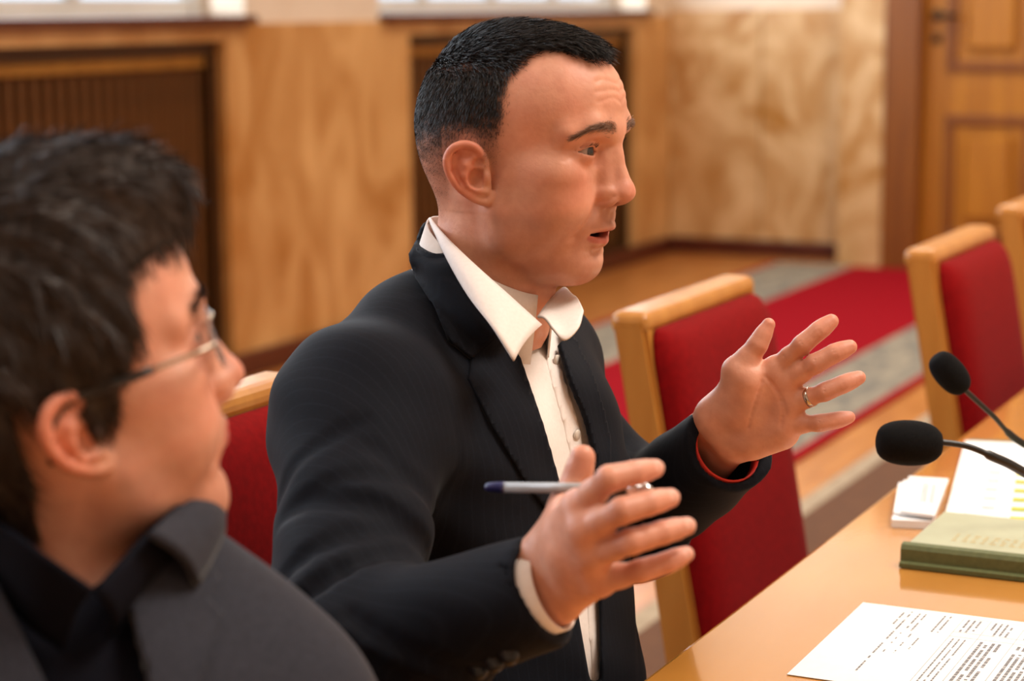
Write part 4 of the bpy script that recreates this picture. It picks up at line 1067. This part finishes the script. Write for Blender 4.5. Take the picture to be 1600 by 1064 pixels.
# thick volume of hair
vs_ = Sculpt((-.15, -.13, -.11), (.14, .13, .215), .004); m_ = .001
vs_.ell(np.array((-6, 0, 62)) * m_, np.array((106, 88, 92)) * m_, 0)
vs_.ell(np.array((30, -6, 112)) * m_, np.array((74, 66, 42)) * m_, .03); vs_.ell(np.array((72, -4, 104)) * m_, np.array((44, 58, 30)) * m_, .02)
vs_.ell(np.array((-45, 0, 10)) * m_, np.array((60, 72, 78)) * m_, .03)
fg_ = np.meshgrid(*vs_.ax, indexing='ij', sparse=True)
X_, Y_, Z_ = (a * 1000 for a in fg_); AY_ = np.abs(Y_) + 0 * X_ + 0 * Z_
lim = np.interp(AY_, [0, 20, 35, 48, 58, 66, 74, 90], [116, 114, 102, 82, 66, 56, 47, 41]) + .2 * np.clip(Z_ - 95, 0, 60)
lim = np.where(Z_ < 40 + 0 * AY_, np.minimum(lim, np.interp(Z_ + 0 * AY_, [-30, 0, 20, 40], [12, 19, 31, 45])), lim)
zl_ = np.interp(X_ + 0 * AY_, [-80, -45, -38, -6, 0, 30], [-66, -58, 28, 28, -8, -8])
zf_ = np.where(X_ + 0 * AY_ > 48, 76 + .10 * (X_ - 48) + 0 * AY_, -200)
cutd = np.maximum(np.maximum((X_ - lim), (zl_ - Z_)), zf_ - Z_) * .001
hn_ = (.0035 * np.sin(X_ * .11 + Z_ * .05) * np.sin(Y_ * .13 + 1) + .0022 * np.sin(X_ * .27 + Y_ * .21 + Z_ * .17) + .0013 * np.sin(Y_ * .5 - X_ * .3))
vs_.D = np.maximum(vs_.D + hn_, cutd).astype(np.float32)
vp_, vq_ = vs_.mesh(); vp_ = relax(vp_, vq_, 3, .5); vN = normals(vp_, vq_)
rng2 = np.random.RandomState(11)
wv = (vN[:, 2] > -.75) * 1.0; rp, rn, rf = scatter(vp_, vq_, vN, wv, 22000, rng2); rx, ry, rz = rp.T * 1000
tw2 = sstep(90, 140, rz)[:, None]
Td = np.array([.8, -.35, .0]) * tw2 + np.array([.10, 0, -1.0]) * (1 - tw2)
sv2, sq2 = strands(rp - rn * .002, rn, Td, rng2.uniform(.014, .030, len(rp)), .0010, rng2, 4, .24, .03, .22)
hv, hq2, _ = join([(vp_, vq_, np.zeros((len(vp_), 3))), (sv2, sq2, np.zeros((len(sv2), 3)))])
def own2(o): o.parent = man2; o.matrix_parent_inverse = Matrix.Translation(-Vector(man2.location)); return o
own2(qmesh('hair', toG(hv), hq2, HAIR2))
bvg = bvh_of(gp, gq)
for sy in (1, -1):
    rp2, rn2, td2, L2 = [], [], [], []
    for i in range(320):
        t_ = rng2.uniform(0, 1); yy = (9 + 38 * t_) * sy; zz = 40 + 5 * math.sin(t_ * 2.4) - 6 * sstep(.65, 1, t_) + rng2.normal() * 2.0
        loc, nor, _, _ = bvg.ray_cast(Vector((.14, yy * .001, zz * .001)), Vector((-1, 0, 0)))
        if loc is None: continue
        rp2.append(loc); rn2.append(nor); td2.append((0, sy, .2)); L2.append(rng2.uniform(.006, .011))
    v_, q_ = strands(np.array(rp2), np.array(rn2), np.array(td2, float), np.array(L2), .0008, rng2, 3, .35, .05, .2)
    own2(qmesh('eyebrow', toG(v_), q_, HAIR2))
    e_p, e_q, e_c = eye_mesh((.0757, .0315 * sy, .0190), (1, 0, -.05), .0128, lin((70, 56, 44)))
    own2(qmesh('eye', toG(e_p), e_q, EYEM, None, e_c))
# ---- torso, turned towards the camera
KY = math.radians(62)
kF = np.array([math.cos(KY), -math.sin(KY), 0]); kL = np.array([math.sin(KY), math.cos(KY), 0]); kR3 = np.stack([kF, kL, hU], 1)
KB = toG(np.array([[-.046, 0, -.16]]))[0] + kF * .035
K = lambda x, y, z: np.array([KB[0], KB[1], 0]) + kF * x + kL * y + np.array([0, 0, z])
kz = KB[2] + .062
BLZ = mat('grey_blazer', lin((54, 56, 66)), .85, spec=.15, sheen=.10, noise=(260, lin((36, 37, 44)), .35), bump=(500, .2, .0008))
NAVY = mat('navy_shirt', lin((14, 15, 26)), .85, spec=.1, noise=(200, lin((12, 13, 20)), .3))
lo = K(0, 0, 0) - np.array([.42, .42, 0]); hi = K(0, 0, 0) + np.array([.42, .36, 0]); lo[2] = .42; hi[2] = kz + .10
ks = Sculpt(lo, hi, .005)
e = lambda c, r, k: ks.ell(K(*c), r, k, R=kR3)
e((.0, 0, kz - .17), (.108, .155, .20), 0); e((-.02, 0, kz - .36), (.098, .165, .20), .08); e((-.04, 0, .575), (.13, .185, .095), .08)
ks.cap(K(-.01, -.10, kz - .105), K(-.01, .10, kz - .105), .072, .072, .06)
for q in (-1, 1): ks.cap(K(-.035, .025 * q, kz + .03), K(-.02, .11 * q, kz - .085), .044, .046, .05)
ktors = ks.D.copy()
wp = lambda L: spline(np.array([pix(*p) for p in L]), 4)
for q in (-1, 1):
    S_, E_ = K(-.01, .142 * q, kz - .125), K(.05, .215 * q, kz - .34); Wq = K(.30, .12 * q, .812)
    ks.cap(S_, E_, .058, .056, .035); ks.cap(E_, Wq, .058, .043, .03)
    c_ = S_ + (E_ - S_) * .5
    for t, dz in ((.35, .02), (.55, -.02), (.75, .02)):
        c0 = S_ + (E_ - S_) * t; pts = [c0 + kF * .068 * math.cos(a) + kL * q * .068 * math.sin(a) + hU * dz * math.sin(a) for a in np.linspace(-.6, 2.0, 9)]; ks.chain(pts, [.004] * 9, .016, 'sub')
kg = np.meshgrid(*ks.ax, indexing='ij', sparse=True)
ks.D += (.003 * np.sin(kg[0] * 23 + kg[2] * 31) * np.sin(kg[1] * 27 - kg[2] * 19)).astype(np.float32)
kfp, kfq = ks.mesh(); bv_k = bvh_of(kfp, kfq)
KOP = [(-80, 640), (-60, 850), (0, 917), (35, 990), (70, 1064), (100, 1120), (150, 1250), (190, 1250), (236, 1120), (230, 1064), (198, 932), (232, 828), (285, 770), (260, 640)]
def kopen(poly, backx):
    c = K(backx, 0, 0)
    def fn(x, y, z):
        px, py, d = topix(x, y, z); return np.maximum(inpoly(px, py, poly) * .0004, -((x - c[0]) * kF[0] + (y - c[1]) * kF[1]))
    return fn
ks.field(kopen(KOP, .01), K(.1, 0, kz - .2) - np.array([.28, .2, .3]), K(.1, 0, kz - .2) + np.array([.28, .2, .38]), .002, 'sub')
nk = [toG(np.array([p]))[0] for p in ((-.028, 0, -.09), (-.044, 0, -.20))]
ks.cap(nk[0], nk[1], .060, .064, .003, 'sub')
for q in (-1, 1):
    E_, Wq = K(.05, .215 * q, kz - .34), K(.30, .12 * q, .812); ax = (Wq - E_) / np.linalg.norm(Wq - E_)
    ks.field(lambda x, y, z: -((x - Wq[0]) * ax[0] + (y - Wq[1]) * ax[1] + (z - Wq[2]) * ax[2]), Wq - .07, Wq + .07, .002, 'sub')
kp, kq = ks.mesh(); kp = relax(kp, kq, 1, .5); own2(qmesh('blazer', kp, kq, BLZ))
k2 = Sculpt(lo, hi, .005); k2.D = (ktors + .012).astype(np.float32)
KSK = [(-90, 600), (-40, 780), (0, 816), (143, 922), (217, 843), (285, 772), (330, 600)]
k2.field(kopen(KSK, -.02), K(.1, 0, kz - .1) - np.array([.28, .22, .3]), K(.1, 0, kz - .1) + np.array([.28, .22, .30]), .002, 'sub')
k2.cap(nk[0], nk[1], .055, .058, .002, 'sub')
sp2, sq2_ = k2.mesh(); own2(qmesh('shirt', sp2, sq2_, NAVY))
own2(draped('lapel', [(232, 832), (200, 930), (212, 985), (232, 1064), (250, 1110), (300, 1090), (330, 1010), (345, 960), (322, 935), (338, 905), (318, 850), (290, 800), (262, 800)], bv_k, BLZ, None, .007, .005, 9.0))
own2(draped('lapel', [(-45, 860), (0, 920), (34, 990), (68, 1064), (95, 1115), (10, 1115), (-40, 1020), (-60, 930)], bv_k, BLZ, None, .007, .005, 9.0))
bv_s2 = bvh_of(sp2, sq2_)
def leaf(name, top, bot, m, bv, off, thick):
    def snap(L): return np.array([pix(*p) for p in L])
    t = spline(snap(top), 6); b = []
    for p in bot:
        w_ = pix(*p); h_ = hit(bv, p[0], p[1], off)
        b.append(h_ if h_ is not None and np.linalg.norm(h_ - w_) < .11 else w_)
    return own2(sheet(name, t, spline(np.array(b), 6), m, None, thick, 8, .006))
leaf('shirt_collar', [(-60, 775, 1.27), (0, 817, 1.215), (70, 868, 1.195), (146, 921, 1.20)], [(-80, 850, 1.24), (-10, 920, 1.185), (50, 985, 1.165), (100, 1020, 1.16)], NAVY, bv_s2, .005, .003)
leaf('shirt_collar', [(148, 923, 1.20), (217, 845, 1.235), (285, 778, 1.29), (305, 745, 1.35)], [(168, 1000, 1.18), (215, 940, 1.20), (280, 862, 1.26), (325, 800, 1.34)], NAVY, bv_s2, .005, .003)
leaf('blazer_collar', [(232, 835, 1.225), (265, 805, 1.262), (302, 781, 1.30), (325, 770, 1.36)], [(296, 925, 1.22), (318, 885, 1.25), (334, 846, 1.29), (345, 815, 1.35)], BLZ, bv_k, .008, .005)
# hands resting in front of him, under the edge of the picture
hands2 = []
for q in (-1, 1):
    Wq = K(.30, .12 * q, .812); f = []
    base = K(.30, .12 * q, .812); dirh = kF * .55 - kL * q * .55 - hU * .12; dirh /= np.linalg.norm(dirh); sd = np.cross(dirh, hU); sd /= np.linalg.norm(sd); sd *= q; nn = np.cross(sd, dirh) * q
    if nn[2] < 0: nn = -nn
    f.append([base + dirh * .02 - sd * .02, base + dirh * .05 - sd * .034, base + dirh * .08 - sd * .036 - nn * .006, base + dirh * .10 - sd * .030 - nn * .01])
    for i in range(4):
        b0 = base + dirh * (.088 - .004 * abs(i - 1)) - sd * (.028 - .019 * i); L_ = (.040, .045, .041, .032)[i]
        d2 = dirh * .95 - nn * .12; d3 = dirh * .8 - nn * .25
        f.append([b0, b0 + d2 * L_, b0 + d2 * L_ + d3 * L_ * .6, b0 + d2 * L_ + d3 * L_ * .6 + (d3 - dirh * .3) * L_ * .45])
    P_, Q_, C_ = hand_sculpt(f, [[.014, .012, .0098, .009]] + [[.0105, .009, .008, .007]] * 4, (base + dirh * .006, base - (base - K(.05, .215 * q, kz - .34)) * .6, sd), nn, .0022, True)
    hands2.append((P_, Q_, C_))
u2 = Sculpt(lo, hi, .010); u2.D = (ktors[::2, ::2, ::2] + .030).astype(np.float32); u2.n = np.array(u2.D.shape); u2.ax = [a[::2] for a in ks.ax]
for q in (-1, 1): u2.cap(K(-.01, .142 * q, kz - .125), K(.05, .215 * q, kz - .34), .05, .045, .03)
u2p, u2q = u2.mesh()
gb, gbq, gbc = join([(toG(gp), gq, gcol), (u2p, u2q, np.tile(np.array(SKIN), (len(u2p), 1)))] + hands2)
own2(qmesh('body', gb, gbq, SKINM, None, gbc))
ts = Sculpt(K(0, 0, .02) - np.array([.35, .75, 0]), K(0, 0, .66) + np.array([.65, .30, 0]), .009)
ts.ell(K(-.02, 0, .555), (.15, .17, .10), .0, R=kR3)
for q in (-1, 1):
    kn = K(.0, .09 * q, .54) + VD * .38; an = kn + VD * -.03
    ts.cap(K(0, .09 * q, .545), kn, .086, .068, .05); ts.cap(kn, np.array([an[0], an[1], .10]), .066, .052, .03)
tp, tq = ts.mesh(); own2(qmesh('trousers', tp, tq, TRS))
for q in (-1, 1):
    kn = K(.0, .09 * q, .0) + VD * .35; R_ = np.stack([VD, UD, hU], 1)
    s_ = Sculpt(kn - .2, kn + np.array([.2, .2, .14]), .006)
    s_.ell(kn + VD * .07 + hU * .052, (.125, .043, .040), 0, R=R_); s_.ell(kn - VD * .02 + hU * .062, (.045, .036, .050), .02, R=R_)
    s_.field(lambda x, y, z: z - .0115, kn - .25, kn + .25, .002, 'sub')
    p_, q_ = s_.mesh(); own2(qmesh('shoe', p_, q_, SHOE))
# ---- glasses
glo = empty('glasses', toG(np.array([[.09, 0, .015]]))[0]); tag(glo, 'rimless glasses with dark temple tips worn by the man in grey blazer', 'glasses')
def owng(o): o.parent = glo; o.matrix_parent_inverse = Matrix.Translation(-Vector(glo.location)); return o
LENS = mat('lens_glass', (.96, .97, 1.0), .03, trans=.92, spec=.7); TEMP = mat('temple_tip', lin((30, 26, 24)), .35, noise=(80, lin((18, 16, 14)), .3)); SILV = mat('silver_wire', lin((196, 184, 168)), .22, metal=.9, noise=(60, lin((170, 160, 146)), .3))
for sy in (1, -1):
    bm = bmesh.new(); ring = []
    for xo in (0, .0018):
        ring.append([bm.verts.new(Vector(toG(np.array([[.1005 + xo - .012 * (abs(.033 + .026 * math.cos(a)) / .06) ** 2, (.033 + .0255 * math.copysign(abs(math.cos(a)) ** .8, math.cos(a))) * sy, .015 + .0185 * math.copysign(abs(math.sin(a)) ** .8, math.sin(a))]]))[0])) for a in np.linspace(0, 2 * math.pi, 36, endpoint=False)])
    bm.faces.new(ring[0]); bm.faces.new(ring[1][::-1])
    for k in range(36): bm.faces.new((ring[0][k], ring[1][k], ring[1][(k + 1) % 36], ring[0][(k + 1) % 36]))
    owng(bobj('lens', bm, LENS))
    pts = toG(spline([(.089, .058 * sy, .017), (.088, .066 * sy, .019), (.075, .073 * sy, .020), (.045, .0765 * sy, .021)], 4)); owng(bobj('temple', tube(bmesh.new(), pts, .0016, 8), SILV, None, True))
    pts = toG(spline([(.045, .0765 * sy, .021), (.02, .0785 * sy, .022), (-.006, .081 * sy, .023), (-.022, .083 * sy, .012), (-.028, .082 * sy, -.008)], 4)); owng(bobj('temple_tip', tube(bmesh.new(), pts, .0028, 8), TEMP, None, True))
pts = toG(spline([(.101, -.010, .019), (.107, -.004, .022), (.107, .004, .022), (.101, .010, .019)], 4)); owng(bobj('bridge', tube(bmesh.new(), pts, .0013, 8), SILV, None, True))

# ------------------------------------------------------------------ things on the table
def onz(px, py, z):
    q = pix(px, py, 1.0) - CAMP; return CAMP + q * ((z - CAMP[2]) / q[2])
PAPER = mat('white_paper', lin((240, 238, 236)), .8, noise=(90, lin((234, 232, 230)), .3))
INK = mat('print_ink', lin((112, 110, 112)), .8, noise=(300, lin((142, 140, 140)), .3))
OLIVE = mat('olive_cloth', lin((98, 102, 58)), .65, noise=(160, lin((80, 86, 46)), .3), bump=(500, .1, .0006))
SAGE = mat('sage_cover', lin((172, 174, 142)), .5, noise=(30, lin((162, 162, 130)), .3))
GOLDP = mat('gold_print', lin((206, 172, 88)), .35, metal=.5, noise=(100, lin((180, 146, 66)), .3))
YEL = mat('yellow_print', lin((226, 196, 60)), .8, noise=(200, lin((214, 180, 50)), .3)); GRN = mat('green_print', lin((132, 166, 62)), .8, noise=(200, lin((120, 154, 52)), .3))
def flat_on(bm, c, ex, ey, x0, x1, y0, y1, z):
    vs = [bm.verts.new(Vector(c + ex * x + ey * y + np.array([0, 0, z]))) for x, y in ((x0, y0), (x1, y0), (x1, y1), (x0, y1))]; bm.faces.new(vs)
def slab(name, pts, z0, th, m, bev=0):
    bm = bmesh.new(); prism(bm, [(p[0], p[1], z0) for p in pts], (0, 0, th))
    if bev: bmesh.ops.bevel(bm, geom=list(bm.edges), offset=bev, segments=2, affect='EDGES')
    return bobj(name, bm, m)
def under(o, par):
    o.parent = par; o.matrix_parent_inverse = par.matrix_basis.inverted(); return o
rg = np.random.RandomState(5)
# printed sheet
c0 = W(-.581, 1.987, TABZ); ex = VD; ey = -UD + VD * .012
o = slab('paper_sheet', [c0 + ex * a + ey * b for a, b in ((0, 0), (.36, 0), (.36, .252), (0, .252))], TABZ + .0006, .0006, PAPER); tag(o, 'printed sheet of paper with a small table lying alone near the table edge', 'paper')
bm = bmesh.new(); zt = .0014
def textline(x, y0, y1, w=.0016, gap=.3):
    y = y0
    while y < y1:
        L = rg.uniform(.002, .008)
        if rg.rand() > gap * .5: flat_on(bm, c0, ex, ey, x, x + w, y, min(y + L, y1), zt)
        y += L + rg.uniform(.0006, .002)
for i, (x, a, b) in enumerate(((.047, .018, .06), (.054, .012, .215), (.063, .015, .07), (.069, .015, .075), (.088, .012, .07), (.094, .012, .07))): textline(x, a, b, .0018)
for k in range(3): textline(.062 + k * .010, .085, .15, .0014, 1.0)
for x in (.108, .135, .170, .215, .26, .33): flat_on(bm, c0, ex, ey, x, x + .0004, .012, .245, zt)
for y in (.012, .06, .075, .245): flat_on(bm, c0, ex, ey, .108, .33, y, y + .0005, zt)
for base, n in ((.113, 3), (.140, 4), (.176, 6), (.221, 6)):
    for k in range(n): textline(base + k * .0058, .016, .058, .0022, .2); textline(base + k * .0058, .082, .24, .0030 if base > .13 else .0016, .25)
for k in range(9): textline(.268 + k * .0075, .016 + .02 * (k % 3), .10 + .03 * (k % 4), .0016)
under(bobj('printing', bm, INK), o)
# closed green folder with rounded spine
fo = empty('green_folder', W(-.45, 2.22, TABZ), -ANG); tag(fo, 'closed green folder with olive spine and gold lettering on its cover', 'folder')
bm = bmesh.new(); prof = []
for a in np.linspace(-90, 90, 9): prof.append((.0135 * (1 - math.cos(math.radians(a)) * 1.0) - .0 + (-.082), .0140 + .0125 * math.sin(math.radians(a))))
prof = [(-.088, .0012), (-.088, .006), (-.083, .008), (-.083, .021), (-.080, .0255), (-.074, .0265), (-.070, .0265), (-.070, .0012)]
prism(bm, [(-.134, y, z) for y, z in prof], (.36, 0, 0)); bobj('spine', bm, OLIVE, fo)
bobj('cover', B(-.128, .225, -.070, .082, .0235, .0262, .001), SAGE, fo)
bobj('back_cover', B(-.130, .225, -.070, .082, .0012, .004, .001), OLIVE, fo)
bobj('pages', B(-.122, .220, -.070, .076, .0041, .0234), PAPER, fo)
bm = bmesh.new(); one = np.zeros(3)
for r in range(4):
    x = -.07 + r * .003
    for k in range(9):
        a = -.088 + k * .0105 + rg.uniform(-.001, .001); flat_on(bm, one, np.array([1., 0, 0]), np.array([0, 1., 0]), a, a + rg.uniform(.003, .007), -.045 + r * .009, -.0425 + r * .009, .0264)
for k in range(10):
    a = 2 * math.pi * k / 10; p = np.array([-.012 + .007 * math.cos(a), .012 + .010 * math.sin(a), 0]); flat_on(bm, p, np.array([1., 0, 0]), np.array([0, 1., 0]), -.0015, .0015, -.002, .002, .0264)
flat_on(bm, np.array([-.012, .012, 0]), np.array([1., 0, 0]), np.array([0, 1., 0]), -.003, .003, -.005, .005, .0264)
bobj('gold_lettering', bm, GOLDP, fo)
# open folder with the coloured chart
op = empty('open_folder', W(-.40, 2.55, TABZ), -ANG + math.radians(10.8)); tag(op, 'open green folder holding a white chart sheet with yellow and green bars', 'folder')
def ofl(v, u): q = np.array([v + .40, u - 2.55]); a = -math.radians(10.8); return (q[0] * math.cos(a) - q[1] * math.sin(a), q[0] * math.sin(a) + q[1] * math.cos(a))
xl = ofl(-.585, 2.327)[0]; y0 = ofl(-.585, 2.327)[1] - .01; y1 = ofl(-.67, 2.773)[1]
bobj('back_cover', B(xl + .004, xl + .36, y0, y1 + .035, .0012, .006, .001), OLIVE, op)
bobj('chart_sheet', B(xl, xl + .34, y0, y1, .0061, .0105), PAPER, op)
I3 = (np.zeros(3), np.array([1., 0, 0]), np.array([0, 1., 0]))
by = bmesh.new(); bg = bmesh.new(); bi = bmesh.new(); Lz = .0108
H_ = y1 - y0
for k in range(6):
    y = y0 + .018 + k * .0485
    flat_on(bg, *I3, xl + .075, xl + .30, y, y + .0105, Lz); flat_on(by, *I3, xl + .075, xl + .30, y + .0105, y + .0215, Lz)
    flat_on(bi, *I3, xl + .022, xl + .30, y - .007, y - .0062, Lz); flat_on(bi, *I3, xl + .022, xl + .30, y + .024, y + .0248, Lz); flat_on(bi, *I3, xl + .040, xl + .056, y + .006, y + .013, Lz)
for x in (.022, .070, .30): flat_on(bi, *I3, xl + x, xl + x + .0006, y0 + .004, y1 - .085, Lz)
for y in (.085, .11, .13): flat_on(bi, *I3, xl + .022, xl + .30, y1 - y, y1 - y + .0008, Lz)
for k in range(7): flat_on(bi, *I3, xl + .07 + k * .03, xl + .09 + k * .03, y1 - .072, y1 - .066, Lz)
flat_on(bi, *I3, xl + .035, xl + .060, y1 - .122, y1 - .117, Lz)
bobj('yellow_bars', by, YEL, op); bobj('green_bars', bg, GRN, op); bobj('grid_printing', bi, INK, op)
# small pile of loose sheets
zz = TABZ + .0006
piles = [((1393, 812), (1456, 815), (1478, 752), (1412, 750), 0, .010, 'thick sheaf of white sheets at the bottom of the small pile'),
         ((1396, 800), (1456, 806), (1474, 752), (1404, 754), .010, .004, 'white sheets turned slightly askew in the middle of the small pile'),
         ((1408, 798), (1460, 805), (1482, 748), (1420, 744), .014, .004, 'white printed sheet lying on top of the small pile of papers')]
for a, b, c, d, dz, th, lab in piles:
    pts = [onz(q[0], q[1], TABZ + dz + th) for q in (a, b, c, d)]
    o = slab('paper_stack', pts, zz + dz, th - .0004, PAPER); tag(o, lab, 'paper', 'loose sheets piled beside the open folder')
    if dz > .012:
        bm = bmesh.new(); ea = pts[1] - pts[0]; eb = pts[3] - pts[0]
        for k in range(7):
            f = .50 + k * .055 + (.06 if k > 3 else 0); t0 = .25 + .1 * rg.rand()
            p_ = [pts[0] + ea * f + eb * t0, pts[0] + ea * (f + .02) + eb * t0, pts[0] + ea * (f + .02) + eb * .85, pts[0] + ea * f + eb * .85]
            bm.faces.new([bm.verts.new((q[0], q[1], zz + dz + th)) for q in p_])
        under(bobj('printing', bm, INK), o)
# gooseneck microphones
FOAM = mat('black_foam', lin((20, 20, 21)), .95, spec=.15, noise=(400, lin((10, 10, 11)), .3), bump=(900, .5, .001)); NECK = mat('black_metal', lin((24, 23, 23)), .42, noise=(60, lin((14, 14, 14)), .3))
def microphone(head, axis, L, R, path, base, label):
    root = empty('microphone', (base[0], base[1], TABZ)); tag(root, label, 'microphone', 'gooseneck microphones on the conference table')
    own_ = lambda o: (setattr(o, 'parent', root), setattr(o, 'matrix_parent_inverse', Matrix.Translation(-Vector(root.location))))
    prof = [(0, -L / 2)]
    for a in np.linspace(-80, 60, 15): prof.append((R * math.cos(math.radians(a)) ** .55, L / 2 * math.sin(math.radians(a)) * 1.0))
    prof += [(R * .52, L / 2 * .98), (0, L / 2)]
    own_(bobj('windscreen', lathe(bmesh.new(), prof, 28, frame_to(head, axis)), FOAM, None, True))
    pts = spline(path, 8); n = len(pts); rad = [.0027 if i < n * .30 else .0041 for i in range(n)]
    own_(bobj('gooseneck', tube(bmesh.new(), pts, rad, 12), NECK, None, True))
    own_(bobj('base', lathe(bmesh.new(), [(.055, .0006), (.055, .018), (.045, .030), (.012, .034), (.008, .06)], 32, Matrix.Translation(Vector((base[0], base[1], TABZ)))), NECK, None, True))
h1 = pix(1484, 583, 2.2); a1 = pix(1508, 611, 2.205) - pix(1462, 557, 2.195)
b1 = W(-.17, 2.38, TABZ)
microphone(h1, a1, .050, .0168, [pix(1501, 603, 2.204), pix(1550, 648, 2.23), pix(1600, 694, 2.27), W(-.40, 2.30, .835), W(-.28, 2.36, .815), b1 + np.array([0, 0, .05])], b1, 'black gooseneck microphone with small foam head tilted up, beside the open folder')
h2 = pix(1420, 692, 1.74); a2 = pix(1472, 694, 1.742) - pix(1370, 690, 1.738)
b2 = onz(1880, 1010, TABZ)
microphone(h2, a2, .055, .0195, [pix(1464, 690, 1.742), pix(1510, 697, 1.745), pix(1550, 713, 1.75), pix(1600, 738, 1.765), pix(1720, 815, 1.82), pix(1850, 900, 1.88), b2 + np.array([0, 0, .05])], b2, 'black gooseneck microphone with fat round foam head lying level over the table')

# ------------------------------------------------------------------ pieces of parts hang on their parts
bpy.context.view_layer.update()
NEST = {'lapel': ('jacket', 'blazer'), 'collar': ('jacket',), 'sleeve_button': ('jacket',), 'sleeve_lining': ('jacket',), 'blazer_collar': ('blazer',),
        'shirt_collar': ('shirt',), 'collar_stand': ('shirt',), 'shirt_cuff': ('shirt',), 'button_placket': ('shirt',), 'shirt_button': ('shirt',),
        'rosette': ('door_handle',), 'temple_tip': ('temple',), 'gold_lettering': ('cover',), 'yellow_bars': ('chart_sheet',), 'green_bars': ('chart_sheet',), 'grid_printing': ('chart_sheet',)}
for o in list(bpy.data.objects):
    k = o.name.split('.')[0]
    if k in NEST and o.parent:
        sib = [c for c in o.parent.children if c.name.split('.')[0] in NEST[k]]
        if k == 'temple_tip':                            # each tip belongs to the temple on its own side
            c_ = sum((Vector(v.co) for v in o.data.vertices), Vector()) / len(o.data.vertices)
            sib.sort(key=lambda t: (sum((Vector(v.co) for v in t.data.vertices), Vector()) / len(t.data.vertices) - c_).length)
        if sib:
            mw = o.matrix_world.copy(); p = sib[0]; o.parent = p; o.matrix_parent_inverse = p.matrix_world.inverted(); o.matrix_basis = mw
